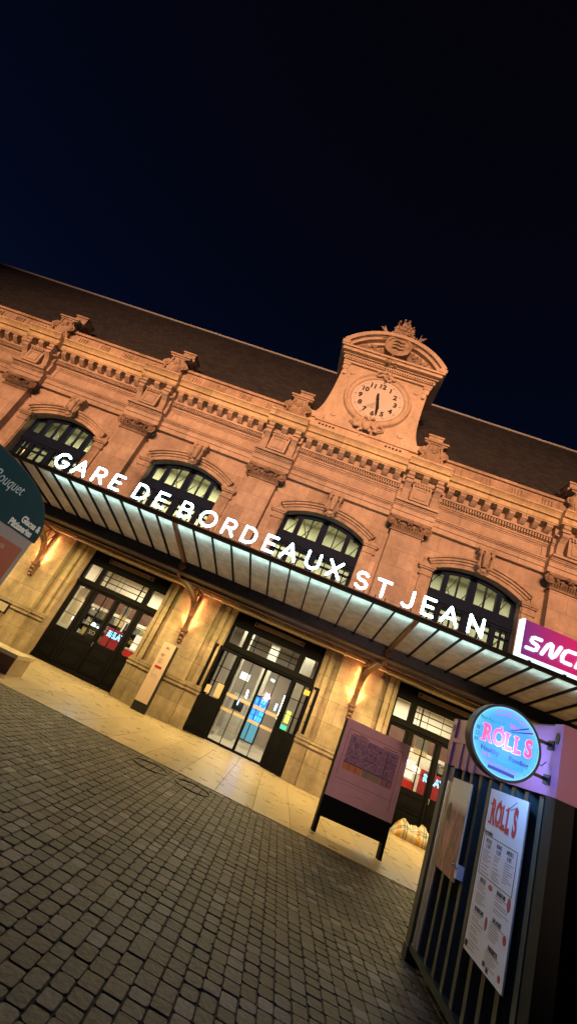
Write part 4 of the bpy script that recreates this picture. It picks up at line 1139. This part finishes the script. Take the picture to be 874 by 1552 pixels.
m = M(); m.box(.17, 1.26, -.018, -.012, 1.30, 1.80); mp_ = rl(m, 'map', mapmat(), parent=fc)
m = M(); m.box(1.02, 1.03, -.024, -.018, 1.16, 1.80); m.box(.17, 1.26, -.024, -.018, 1.288, 1.302); m.box(1.04, 1.26, -.024, -.018, 1.60, 1.61)
for x0, x1, z in ((.2, .55, 1.815), (.35, .5, 1.84), (.6, .62, 1.5), (.3, .45, 1.42), (.55, .85, 1.46), (.8, .9, 1.7), (.75, .78, 1.55), (1.1, 1.2, 1.72), (.2, .24, 1.6), (.35, .38, 1.5), (.9, 1.2, 1.825)): m.box(x0, x1, -.024, -.018, z, z+.012)
rl(m, 'map_writing', mat('dark print', (.04, .02, .035), .5), parent=fc)
m = M(); m.box(.17, .58, -.018, -.012, 1.165, 1.285); rl(m, 'map_legend', mat('orange legend', (.62, .26, .11), .5), parent=fc)
m = M(); m.box(.60, 1.0, -.018, -.012, 1.165, 1.285); rl(m, 'map_legend', mat('green legend', (.33, .30, .18), .5), parent=fc)
m = M(); m.box(1.04, 1.26, -.018, -.012, 1.165, 1.285); rl(m, 'map_legend', mat('mauve legend', (.38, .2, .24), .5), parent=fc)
m = M()
for x in (.30, .45, .68, 1.15): m.box(x, x+.008, -.022, -.016, 1.165, 1.27)
rl(m, 'legend_line', mat('legend line', (.08, .04, .03), .5), parent=fc)

# ------------------------------------------------------------------ slim information totem
TX, TY = -4.06, 13.78
T = thing('information_totem', (TX, TY, 0), 'slim cream information totem standing by the pier left of the open doors', 'information totem')
M().box(.0, .46, 0, .14, 0, 2.04).build('casing', MAT['darksteel'], T, (TX, TY, 0))
f = M().box(.0, .41, -.012, 0, .27, 2.06).build('face', mat('cream totem face', (.66, .50, .42), .45), T, (TX, TY, 0))
red = mat('dark red print', (.33, .015, .03), .5)
M().box(.15, .25, -.018, -.012, 1.88, 1.94).build('logo', red, f, (TX, TY, 0))
M().box(.08, .30, -.018, -.012, 1.28, 1.345).build('banner', red, f, (TX, TY, 0))
pr = mat('grey print', (.25, .2, .17), .6)
m = M()
for z, w in ((1.66, .1), (1.63, .08), (1.55, .16), (1.52, .14), (1.47, .18), (1.44, .12), (1.2, .02), (1.16, .02), (1.12, .02), (1.07, .2)): m.box(.09, .09+w, -.016, -.012, z, z+(.02 if z == 1.66 else .008))
m.box(.1, .104, -.016, -.012, 1.0, 1.25); m.box(.1, .29, -.016, -.012, 1.0, 1.004)
m.build('print', pr, f, (TX, TY, 0))
text('lettering', 'Gare', .07, mat('dark grey print', (.08, .06, .06), .6), f, (TX+.16, TY-.014, 1.70))
text('lettering', 'SNCF', .038, mat('pale print', (.7, .55, .5), .6), f, (TX+.2, TY-.02, 1.91), bold=.002)

# wall box and camera on the facade
o = M().box(-.22, .22, 0, .06, -.18, .18).build('wall_box', MAT['darksteel'], None, (-9.62, YW-.50, .98)); tag(o, 'small dark framed notice box fixed low on the pier at the left edge', 'notice box')
M().box(-.17, .17, -.01, 0, -.13, .13).build('label_plate', mat('pale plate', (.4, .36, .28), .5), o, (-9.62, YW-.5, .98))
o = M().sphere((0, 0, 0), .06, 1.3, 1, .8).build('security_camera', MAT['darksteel'], None, (2.62, YW-.5, 3.72)); tag(o, 'small dark dome camera under the ledge right of the bracket by the map panel', 'camera')
M().tube([(0, 0, .03), (0, 0, .2)], .02, 6).build('mount', MAT['darksteel'], o, (2.62, YW-.5, 3.72))

# ------------------------------------------------------------------ stone bench at the left edge
BX = (-7.8, -5.71)
Bn = thing('stone_bench', (-5.71, 9.86, 0), 'low pale stone bench with a dark brown front at the left edge of the pavement', 'bench')
m = M(); m.box(BX[0], BX[1], 9.88, 10.5, 0, .36); m.build('base', mat('bench stone', (.36, .27, .17), .7, noise=.2), Bn, (0, 0, 0))
m = M(); m.box(BX[0], BX[1]-.0, 9.865, 9.88, 0, .36); m.build('front_board', mat('brown board', (.10, .045, .03), .6, noise=.2), Bn, (0, 0, 0))
m = M(); m.box(BX[0], BX[1]+.03, 9.84, 10.55, .36, .44); m.build('seat', mat('pale bench slab', (.52, .42, .26), .6, noise=.1), Bn, (0, 0, 0))

# ------------------------------------------------------------------ plaid blanket
def plaid():
    m = bpy.data.materials.new('plaid wool'); m.use_nodes = True; nt = m.node_tree; N = nt.nodes; L = nt.links; b = N['Principled BSDF']; b.inputs['Roughness'].default_value = .95
    uv = N.new('ShaderNodeUVMap'); sp = N.new('ShaderNodeSeparateXYZ'); L.new(uv.outputs[0], sp.inputs[0])
    def stripes(src, ofs):
        a = N.new('ShaderNodeMath'); a.operation = 'MULTIPLY_ADD'; a.inputs[1].default_value = 1.9; a.inputs[2].default_value = ofs; L.new(src, a.inputs[0])
        f = N.new('ShaderNodeMath'); f.operation = 'FRACT'; L.new(a.outputs[0], f.inputs[0])
        c = N.new('ShaderNodeValToRGB'); c.color_ramp.interpolation = 'CONSTANT'; e = c.color_ramp.elements
        e[0].color = (.52, .50, .46, 1); e[1].position = .2; e[1].color = (.46, .25, .04, 1)
        for p, k in ((.42, (.52, .50, .46)), (.52, (.09, .10, .12)), (.6, (.5, .48, .42)), (.64, (.09, .10, .12)), (.72, (.52, .50, .46)), (.95, (.25, .26, .27))):
            q = e.new(p); q.color = (*k, 1)
        L.new(f.outputs[0], c.inputs[0]); return c.outputs[0]
    mx = N.new('ShaderNodeMixRGB'); mx.inputs[0].default_value = .5; L.new(stripes(sp.outputs[0], 0), mx.inputs[1]); L.new(stripes(sp.outputs[1], .3), mx.inputs[2])
    L.new(mx.outputs[0], b.inputs['Base Color']); return m
import mathutils.noise as mn
vs = []; fs = []; nu, nv = 120, 80
for j in range(nv):
    for i in range(nu):
        u, v = i/(nu-1), j/(nv-1)
        x = -.58 + 1.16*u + .05*mn.noise(Vector((u*3, v*3, 7)))
        y = -.36 + .72*v + .05*mn.noise(Vector((u*3, v*3, 3)))
        ed = max(0, 1 - (2*u-1)**4) * max(0, 1 - (2*v-1)**4)
        ed = ed**.45
        hump = .21*math.exp(-((u-.22)/.17)**2 - ((v-.6)/.5)**2) + .25*math.exp(-((u-.68)/.26)**2 - ((v-.55)/.45)**2) + .12
        wu, wv = u + .12*mn.noise(Vector((u*2, v*2, 9))), v + .12*mn.noise(Vector((u*2, v*2, 4)))
        rg = lambda sx, sy, k: 1 - 2*abs(mn.noise(Vector((wu*sx + wv*1.5, wv*sy - wu, k))))
        z = ed*(hump + .075*rg(4.5, 3, 1) + .04*rg(9, 5, 5) + .018*rg(19, 13, 8))
        vs.append((x, y - .10*ed*(1-v), max(z, .004)))
for j in range(nv-1):
    for i in range(nu-1): fs.append((j*nu+i, j*nu+i+1, (j+1)*nu+i+1, (j+1)*nu+i))
me = bpy.data.meshes.new('blanket'); me.from_pydata(vs, [], fs); uvl = me.uv_layers.new(name='UVMap')
for p in me.polygons:
    p.use_smooth = True
    for li in p.loop_indices:
        k = me.loops[li].vertex_index; uvl.data[li].uv = ((k % nu)/(nu-1)*1.2, (k//nu)/(nv-1)*.9)
me.materials.append(plaid())
o = link('blanket', me, None, (4.66, 14.42, .005)); o.rotation_euler = (0, 0, -.12); tag(o, 'rumpled yellow and grey plaid blanket heaped on the pavement against the dark door', 'blanket')

# ------------------------------------------------------------------ container kiosk on the right
KX, KY0, KY1, KH = 2.12, 3.67, 5.97, 2.40
K = thing('container_kiosk', (KX, KY0, 0), 'dark green corrugated container kiosk with a red top band at the right edge', 'kiosk')
redp = mat('red container paint', (.5, .08, .06), .5, noise=.12, nscale=2)
pinkp = mat('pinkish red band paint', (.40, .11, .22), .45, noise=.08, nscale=3)
greenp = mat('dark green container paint', (.016, .024, .024), .42, noise=.3, nscale=4)
ridgep = mat('lighter olive paint', (.055, .058, .042), .5, noise=.3, nscale=6)  # ridges and far post in a lighter olive than the side
m = M(); m.box(KX+.12, KX+5.5, KY0+.10, KY1-.02, .12, KH-.05); m.build('body', greenp, K)
# corrugated side: ridges along the wall
m = M(); pitch = .222; n = int((KY1-KY0-.30)/pitch); y = KY0+.17
poly = [(KY0+.12, KX+.09)]
for i in range(n):
    q = y + i*pitch
    poly += [(q, KX+.09), (q+.045, KX+.03), (q+.115, KX+.03), (q+.16, KX+.09)]
poly += [(KY1-.08, KX+.09)]
vs = []; fs = []
for (yy, xx) in poly: vs += [(xx, yy, .15), (xx, yy, 1.88)]
for i in range(len(poly)-1): fs.append((2*i, 2*i+1, 2*i+3, 2*i+2))
m.add(vs, fs); m.build('corrugated_side', greenp, K)
m = M()
for i in range(n):
    q = y + i*pitch
    m.box(KX+.022, KX+.031, q+.05, q+.11, .16, 1.87)
m.build('ridge', ridgep, K)
m = M(); m.box(KX+.0, KX+.10, KY0+.12, KY1-.1, 1.885, KH-.0); m.build('top_band', pinkp, K)
m = M(); m.box(KX-.012, KX+.0, KY0+.02, 4.35, 1.885, 2.38); m.build('sign_plate', pinkp, K)
m = M()                     # cavities of the ribbed band near the far end
for i in range(3):
    q = KY1-.42-.2*i; m.box(KX-.016, KX+.0, q, q+.11, 1.87, 2.14)
m.build('band_rib', pinkp, K)
m = M(); m.box(KX-.02, KX+.10, 4.9, KY1-.1, 2.14, 2.19); m.build('band_rail', pinkp, K)
# corner posts
blackgreen = mat('black green post paint', (.008, .011, .010), .6, spec=.2)
for yy, nm in ((KY0, 'near'), (KY1-.12, 'far')):
    m = M(); m.box(KX-.02, KX+.12, yy, yy+.12, .12, 1.885); m.build('corner_post', blackgreen if nm == 'near' else ridgep, K)
    m = M(); m.box(KX-.022, KX+.14, yy-.002, yy+.122, 1.885, KH+.01); m.build('corner_post', pinkp, K)
    m = M(); m.box(KX-.03, KX+.15, yy-.01, yy+.13, 0, .12); m.build('corner_casting', greenp, K)
    m = M(); m.disc((yy+.06, KH-.10), .028, KX-.026, KX-.02, 14, axis='x', r2=.045); m.build('casting_hole', MAT['darksteel'], K)
m = M()
for q in (.14, .20, .26): m.tube([(KX+.015, KY1-.02-q, .15), (KX+.015, KY1-.02-q, 1.72)], .017, 8)
m.build('locking_rod', MAT['steel'], K)
m = M(); m.box(KX+.0, KX+.04, KY1-.30, KY1-.14, 1.72, 1.87); m.build('hinge_block', mat('navy block', (.02, .03, .07), .4), K)
m = M(); m.box(KX-.01, KX+.1, KY0, KY1, .10, .16); m.build('bottom_rail', greenp, K)
# end wall facing the camera: red top, dark below
m = M(); m.box(KX+.14, KX+5.5, KY0+.0, KY0+.1, 1.885, KH); m.build('end_band', redp, K)
m = M(); m.box(KX+.12, KX+5.5, KY0+.02, KY0+.1, .12, 1.884); m.build('end_wall', mat('black green shutter', (.002, .002, .002), 1., spec=0.), K)
m = M(); m.box(KX, KX+5.5, KY0, KY1, KH, KH+.012); m.build('roof', greenp, K)

# lit round sign on arms
DX, DY, DZ, DR = 1.73, 3.80, 2.118, .262
D_ = thing('round_lightbox_sign', (DX, DY, DZ), 'round glowing blue double sided lightbox reading ROLLS on black arms from the container', 'sign')
m = M(); m.ring((0, 0), 0, 0, 0, 0, 72, prof=[(DR-.006, -.05), (DR+.012, -.05), (DR+.012, .06), (DR-.006, .06)]); m.build('rim', MAT['darksteel'], D_, (DX, DY, DZ))
fm = bpy.data.materials.new('blue acrylic face'); fm.use_nodes = True; nt = fm.node_tree; b_ = nt.nodes['Principled BSDF']
tc = nt.nodes.new('ShaderNodeTexCoord'); ln_ = nt.nodes.new('ShaderNodeVectorMath'); ln_.operation = 'LENGTH'; nt.links.new(tc.outputs['Object'], ln_.inputs[0])
cr = nt.nodes.new('ShaderNodeValToRGB'); e = cr.color_ramp.elements; e[0].position = .05; e[0].color = (.09, .36, .95, 1); e[1].position = .266; e[1].color = (.30, .85, 1, 1); q = e.new(.2); q.color = (.09, .42, .97, 1); q = e.new(.245); q.color = (.14, .62, 1, 1)
nt.links.new(ln_.outputs['Value'], cr.inputs[0]); nt.links.new(cr.outputs[0], b_.inputs['Emission Color']); b_.inputs['Emission Strength'].default_value = 1.05; b_.inputs['Base Color'].default_value = (.01, .02, .03, 1); b_.inputs['Specular IOR Level'].default_value = .1
m = M(); m.disc((0, 0), DR-.006, -.048, .055, 72); fc = m.build('face', fm, D_, (DX, DY, DZ))
def dtext(t, size, col, x, z, rot=0., s=1.0, **k):
    me = text_mesh(t, size, .001, **k)
    for v in me.vertices:
        a_, b_2 = v.co.x, v.co.y
        c_, s_ = math.cos(rot), math.sin(rot)
        v.co = Vector((a_*c_ - b_2*s_, -v.co.z, a_*s_ + b_2*c_))
    me.materials.append(col); return link('lettering', me, fc, (DX + x, DY-.0505, DZ + z))
pk = emis('pink lit print', (.92, .07, .17), .85); halo = emis('pale pink halo', (.6, .5, .95), .8); nav = emis('navy print', (.01, .03, .2), .5); teal = emis('teal print', (.0, .30, .34), .8); vio = emis('violet print', (.5, .14, .75), .8); dk = emis('dark violet block', (.05, .03, .25), .6)
def rolls(col, z, size, bold, dy, tgt, X0, Z0_, face, sx, adv=None):
    """the word ROLLS in swelling serif capitals"""
    pass
for (col, bd, dd) in ((halo, .010, 0.0), (pk, .006, -.002)):
    e_ = .004 if col is halo else 0
    for ch, x, dz, sz in (('R', -.148, -.004, .150), ('O', -.058, -.004, .150), ('L', .018, -.006, .142), ('L', .088, -.004, .142), ('S', .172, .004, .155)):
        me = text_mesh(ch, sz, .001, bold=bd, sx=.78)
        m = M(); m.add([(DX+x+v.co.x, DY-.0505+dd-v.co.z, DZ+.012+dz+v.co.y*1.12) for v in me.vertices], [list(p.vertices) for p in me.polygons])
        if ch in 'RL':
            xs_ = x - .024 if ch == 'R' else x - .014
            for z in (.057, -.057): m.box(DX+xs_-.020-e_, DX+xs_+.020+e_, DY-.0525+dd, DY-.050+dd, DZ+.009+z-.005-e_, DZ+.009+z+.005+e_)
        if ch == 'O': m.box(DX-.055-e_, DX-.042+e_, DY-.0525+dd, DY-.050+dd, DZ+.072-e_, DZ+.098+e_)
        m.build('lettering', col, fc)
dtext('Rice Paper Roll', .036, teal, -.125, .115, bold=.0012, sx=.85)
dtext('Healthy', .046, nav, -.105, -.100, bold=.001); dtext('Fooding', .046, nav, .115, -.100, bold=.001)
dtext('胃', .034, nav, -.222, .025); dtext('口', .034, nav, -.222, -.018); dtext('好', .034, nav, -.222, -.062)
dtext('你常好的等饱', .034, teal, .06, -.145)
dtext('EN &-', .03, vio, -.125, -.14, bold=.001)
dtext('RECRUTEMENT SUR PLACE', .022, vio, .0, -.185)
dtext('Viet', .045, vio, .045, .130, bold=.002)
m = M(); m.box(-.10, .10, -.0515, -.050, -.222, -.200); m.build('print_block', dk, fc, (DX, DY, DZ))
for r_, txt, sz in ((.225, 'RESTAURANT DE ROULEAUX', .02), (.198, 'PRINTANIER ET SPECIALITES', .018)):
    n = len(txt)
    for i, ch in enumerate(txt):
        if ch == ' ': continue
        a = math.radians(118 - 82*i/(n-1))
        dtext(ch, sz, vio, r_*math.cos(a), r_*math.sin(a), rot=a-PI/2, bold=.0006)
for i, ch in enumerate('A EMPORTER SUR PLACE LIVRAISON'):
    if ch == ' ': continue
    a = math.radians(18 - 2.2*i); dtext(ch, .014, teal, .24*math.cos(a), .24*math.sin(a), rot=a-PI/2)
m = M(); m.tube([(.01, -.053, .090), (.15, -.053, .165)], [.002, .005], 5); m.tube([(.03, -.053, .088), (.185, -.053, .142)], [.002, .005], 5); m.build('chopsticks', nav, fc, (DX, DY, DZ))
for s in (1, -1):
    M().box(DX+math.sqrt(DR*DR-.125**2)-.0, KX, DY-.012, DY+.012, DZ+s*.125-.012, DZ+s*.125+.012).build('arm', MAT['darksteel'], D_)
    M().box(KX-.03, KX-.013, DY-.04, DY+.05, DZ+s*.125-.035, DZ+s*.125+.035).build('arm_plate', MAT['darksteel'], D_)
m = M(); m.tube([(DX+DR, DY+.02, DZ-.03), (DX+DR+.06, DY+.02, DZ-.045), (KX-.02, DY+.05, DZ+.0)], .004, 5); m.build('cable', MAT['darksteel'], D_)

# menu poster
PY0, PY1, PZ0, PZ1 = 4.00, 4.66, .60, 1.80; PX = KX - .025
P = M().box(PX, PX+.012, PY0, PY1, PZ0, PZ1).build('menu_poster', mat('white menu print', (.72, .69, .72), .5, noise=.05), None, (0, 0, 0)); tag(P, 'tall white menu poster headed ROLLS in red on the container side', 'poster')
prd = mat('red poster print', (.55, .015, .03), .5); pbk = mat('black poster print', (.03, .03, .045), .5); pgr = mat('grey poster print', (.22, .19, .24), .5); pwh = mat('pale poster halo', (.68, .5, .55), .5)
def pt(t, size, col, yy, zz, bold=0., sx=1., sz=1., dx=0, align='CENTER'):
    """text readable from -x: left of the word is at larger y"""
    me = text_mesh(t, size, .0008, bold=bold, align=align)
    for v in me.vertices: v.co = Vector((-v.co.z, -v.co.x*sx, v.co.y*sz))
    me.materials.append(col); return link('lettering', me, P, (PX-.0012+dx, yy, zz))
for col, bd, dx in ((pwh, .016, 0), (prd, .009, -.0015)):
    for ch, yy, s_, dz in (('R', 4.545, .21, .0), ('O', 4.445, .20, -.005), ('L', 4.355, .19, -.012), ('L', 4.27, .20, -.018), ('S', 4.155, .22, -.01)):
        pt(ch, s_, col, yy, 1.615 + dz, bd, .66, 1.25, dx)
    m = M()
    for yy in (4.585, 4.385, 4.300):
        m.box(PX-.003+dx, PX-.001+dx, yy-.024, yy+.022, 1.672, 1.690); m.box(PX-.003+dx, PX-.001+dx, yy-.024, yy+.022, 1.525, 1.543)
    m.box(PX-.003+dx, PX-.001+dx, 4.425, 4.436, 1.70, 1.735)
    m.build('lettering', col, P, (0, 0, 0))
pt('Formules', .05, pbk, 4.57, 1.455, .001, .9)
m = M()
for (ya, yb, za, zb) in ((4.05, 4.63, 1.43, 1.435), (4.05, 4.63, 1.14, 1.145), (4.05, 4.055, 1.14, 1.43), (4.625, 4.63, 1.14, 1.43)): m.box(PX-.002, PX-.0005, ya, yb, za, zb)
m.tube([(PX-.002, 4.27, 1.70), (PX-.002, 4.17, 1.765)], .0025, 4); m.tube([(PX-.002, 4.25, 1.69), (PX-.002, 4.15, 1.73)], .0025, 4)
m.build('print_line', pbk, P)
for t, yy in (('ROLLS', 4.53), ('BUNS', 4.34), ('APERO', 4.16)):
    pt(t, .045, pbk, yy, 1.395, .0, .8); pt({'ROLLS': '11,90€', 'BUNS': '12,90€', 'APERO': '6,90€'}[t], .045, pgr, yy, 1.355, .0, .7)
for t, yy, zz in (('ROLLS', 4.52, 1.105), ('BANH MI', 4.20, 1.105), ('SALADES', 4.20, .93), ('BOISSONS', 4.50, .90), ('DESSERTS', 4.20, .755)):
    pt(t, .04, pbk, yy, zz, .0015, .85)
rn = random.Random(9); m = M()
def lines(ya, yb, z0, z1, st=.016):
    z = z1
    while z > z0:
        w = rn.uniform(.45, 1)*(yb-ya); m.box(PX-.0016, PX-.0004, yb-w, yb, z, z+.005); z -= st*rn.choice((1, 1, 1.6))
lines(4.44, 4.6, 1.16, 1.32); lines(4.26, 4.40, 1.16, 1.32); lines(4.08, 4.22, 1.18, 1.32)
lines(4.38, 4.60, .93, 1.08); lines(4.05, 4.28, .96, 1.08); lines(4.36, 4.6, .68, .875); lines(4.05, 4.3, .79, .905); lines(4.07, 4.3, .64, .73); lines(4.4, 4.6, .62, .66)
m.build('small_print', pgr, P)
fpm = mat('red food print', (.45, .06, .07), .5)
for yy, zz, ry, rz in ((4.38, 1.10, .035, .02), (4.07, 1.09, .025, .045), (4.36, .87, .02, .045), (4.06, .66, .02, .022), (4.06, .88, .025, .03)): M().disc((yy, zz), ry, PX-.002, PX-.0004, 16, axis='x', r2=rz).build('food_picture', fpm, P)
m = M()
for yy, zz in ((4.62, .655), (4.63, .64), (4.30, .645), (4.24, .63)): m.box(PX-.002, PX-.0004, yy-.02, yy+.02, zz-.015, zz+.015)
m.build('social_mark', pbk, P)

# food photograph poster
QY0, QY1, QZ0, QZ1 = 5.08, 5.58, .92, 1.77; QX = KX - .03
def foodmat():
    m = bpy.data.materials.new('food photograph'); m.use_nodes = True; nt = m.node_tree; N = nt.nodes; L = nt.links; b = N['Principled BSDF']
    g = N.new('ShaderNodeNewGeometry'); s = N.new('ShaderNodeSeparateXYZ'); L.new(g.outputs['Position'], s.inputs[0])
    mp = N.new('ShaderNodeMapping'); mp.inputs['Scale'].default_value = (1, 9, 2.2); L.new(g.outputs['Position'], mp.inputs[0])
    n = N.new('ShaderNodeTexNoise'); n.inputs['Scale'].default_value = 1.3; n.inputs['Detail'].default_value = 7; L.new(mp.outputs[0], n.inputs['Vector'])
    c1 = N.new('ShaderNodeValToRGB'); e = c1.color_ramp.elements; e[0].position = .3; e[0].color = (.06, .035, .03, 1); e[1].position = .7; e[1].color = (.50, .36, .22, 1)
    q = e.new(.42); q.color = (.42, .14, .10, 1); q = e.new(.5); q.color = (.16, .09, .07, 1); q = e.new(.6); q.color = (.45, .17, .12, 1)
    L.new(n.outputs['Fac'], c1.inputs[0])
    r = N.new('ShaderNodeMapRange'); r.inputs[1].default_value = 1.46; r.inputs[2].default_value = 1.56; L.new(s.outputs[2], r.inputs[0])
    mx = N.new('ShaderNodeMixRGB'); L.new(r.outputs[0], mx.inputs[0]); L.new(c1.outputs[0], mx.inputs[1]); mx.inputs[2].default_value = (.75, .68, .52, 1); L.new(mx.outputs[0], b.inputs['Base Color']); b.inputs['Roughness'].default_value = .5
    return m
Q = M().box(QX, QX+.012, QY0, QY1, QZ0, QZ1).build('food_poster', foodmat(), None, (0, 0, 0)); tag(Q, 'narrow poster with a brown and pink food photograph on the container side', 'poster')
m = M(); m.disc((5.50, 1.44), .045, QX-.003, QX-.0005, 24, axis='x', r2=.085); m.build('round_stamp', mat('dark brown stamp', (.09, .05, .04), .6), Q)
m = M(); m.box(QX, QX+.013, QY0-.006, QY0, QZ0, QZ1); m.build('edge', mat('white poster edge', (.6, .58, .5), .5), Q)
o = M().box(-.03, .03, -.025, .03, -.055, .055).build('hook', [mat('pale plastic hook', (.55, .55, .7), .35)], None, (KX-.01, 5.03, 1.02)); tag(o, 'small pale hook fixed on the container beside the food poster', 'hook')
M().tube([(-.03, 0, .02), (-.06, .03, .03), (-.04, .06, .035)], .01, 6).build('prong', MAT['steel'], o, (KX-.01, 5.03, 1.02))

# ------------------------------------------------------------------ dessert kiosk at the left edge
LX = -4.0
ic = thing('dessert_kiosk', (LX, 4.2, 0), 'kiosk at the left edge with a dark green rounded top and a white side', 'kiosk')
dgm = mat('dark teal green panel', (.014, .055, .068), .7, noise=.08, spec=.08)
zz0, yc, R1 = 2.27, 3.6, 2.0
edge = [(2.6, 2.27), (2.6, 2.45), (2.75, 2.62), (3.0, 2.76), (3.3, 2.85), (3.6, 2.90), (3.9, 2.925), (4.2, 2.935), (4.457, 2.93), (4.728, 2.908), (4.95, 2.872), (5.15, 2.822), (5.33, 2.745), (5.465, 2.65), (5.56, 2.55), (5.615, 2.46), (5.64, 2.37), (5.635, 2.27)]
m = M(); m.prism(edge, LX, LX-.14, 'x'); GP = m.build('rounded_panel', dgm, ic)
m = M(); m.prism([(4.12 + (p[0]-4.12)*1.012, 2.27 + (p[1]-2.27)*1.03) for p in edge] + [(4.12 + (p[0]-4.12)*.985, 2.27 + (p[1]-2.27)*.96) for p in edge[::-1]], LX-.01, LX-.15, 'x'); m.build('panel_edge', MAT['darksteel'], ic)
m = M(); m.box(LX-2.2, LX-.01, 2.0, 5.60, .1, 2.27); m.build('wall', mat('white kiosk wall', (.33, .28, .28), .6, noise=.05), ic)
m = M(); m.prism([(p[0]*.97+.1, (p[1]-2.27)*.85+2.27) for p in edge], LX-2.2, LX-.14, 'x'); m.build('roof', dgm, ic)
m = M(); m.box(LX-2.15, LX-.05, 2.05, 5.55, 0, .1); m.build('base', MAT['darksteel'], ic)
wt = mat('cream letters', (.92, .9, .84), .5)
for t, yy, zz in (('Glaces &', 5.35, 2.445), ('Pâtisseries', 5.22, 2.335)):
    o = text('lettering', t, .128, wt, GP, (LX+.002, yy, zz), face='+x', bold=.004, sx=.95)
me = text_mesh('Bouquet', .2, .001, shear=.35, bold=-.001, sx=.85)
for v in me.vertices:
    a_, b_2 = v.co.x, v.co.y; v.co = Vector((v.co.z, a_*.96 - b_2*.1, b_2 + a_*.06))
me.materials.append(mat('pale script', (.6, .7, .7), .5)); link('lettering', me, GP, (LX+.002, 4.56, 2.69))
o = M().box(0, .012, 4.2, 5.50, 1.2, 2.125).build('red_poster', mat('brick red poster', (.36, .055, .035), .55, noise=.1), None, (LX-.008, 0, 0)); tag(o, 'brick red poster with pale writing on the white side of the left kiosk', 'poster')
pp = mat('pale pink letters', (.48, .25, .22), .5)
text('lettering', 'recette', .10, pp, o, (LX+.006, 5.06, 2.035), face='+x', bold=.002, sx=.8); text('lettering', 'nature', .11, pp, o, (LX+.006, 5.03, 1.945), face='+x', bold=.004, sx=.8)

# ------------------------------------------------------------------ lights
warm = (1, .49, .265)
for tx, x, p in ((-19, -24, .8), (-12.5, -16, .95), (-5.5, -8, 1.0), (1.0, 0, 1.05), (7.5, 8, .85), (14, 16, .7)):
    spot('facade floodlight', (x, -42, 20), (tx, YW, 11.6), 86000*p, warm, 24, .85, .3)
# added fill lamps, unseen: a weak one behind the viewpoint, then aimed spots
for x, y, z, p, col in ((-6, -15, 5.0, 160, (1, .55, .36)),):
    l = bpy.data.lights.new('fill lamp', 'POINT'); l.energy = p; l.color = col; l.shadow_soft_size = .4
    o = bpy.data.objects.new('fill lamp', l); COL.objects.link(o); o.location = (x, y, z)
spot('fill lamp', (-1.5, -13, 2.2), (1.0, 9.7, 1.7), 5200, (1, .55, .50), 12.5, 1., .2)  # added narrow spot to brighten the map panel
spot('fill lamp', (7, -3.5, 5.0), (-4, 4.6, 2.2), 1700, (.92, .84, .80), 26, .6, .2)  # added spot to brighten the left kiosk's side
spot('fill lamp', (7, -8, 3.2), (3.6, 3.7, 2.5), 2400, (1, .62, .42), 22, .8, .2)  # added spot bringing warm light to the container's red end band
for yy, p in ((DY-.17, 12), (DY+.17, 24)):  # added points outside the sign, boosting its glow on the container
    l = bpy.data.lights.new('sign spill fill', 'POINT'); l.energy = p; l.color = (.16, .42, 1); l.shadow_soft_size = .09
    o = bpy.data.objects.new('sign spill fill', l); COL.objects.link(o); o.location = (DX+.02, yy, DZ-.03)

# ------------------------------------------------------------------ sky
wd = bpy.data.worlds.new('World'); S.world = wd; wd.use_nodes = True
nt = wd.node_tree; N = nt.nodes; L = nt.links; bg = N['Background']
tc = N.new('ShaderNodeTexCoord'); sp = N.new('ShaderNodeSeparateXYZ'); L.new(tc.outputs['Generated'], sp.inputs[0])
cr = N.new('ShaderNodeValToRGB'); e = cr.color_ramp.elements
e[0].position = .0; e[0].color = (.006, .010, .030, 1); e[1].position = 1; e[1].color = (.0010, .0009, .0024, 1)
for p, c_ in ((.55, (.0009, .0024, .0105)), (.70, (.0009, .0018, .0070)), (.85, (.0010, .0013, .0042))):
    q = e.new(p); q.color = (*c_, 1)
L.new(sp.outputs[2], cr.inputs[0]); L.new(cr.outputs[0], bg.inputs[0]); bg.inputs[1].default_value = 1.0

# ------------------------------------------------------------------ render settings
S.render.engine = 'CYCLES'
S.view_settings.view_transform = 'Standard'; S.view_settings.look = 'None'; S.view_settings.exposure = 0; S.view_settings.gamma = 1
S.cycles.max_bounces = 6; S.cycles.transparent_max_bounces = 8; S.cycles.sample_clamp_indirect = 4
S.render.resolution_x = 576; S.render.resolution_y = 1024
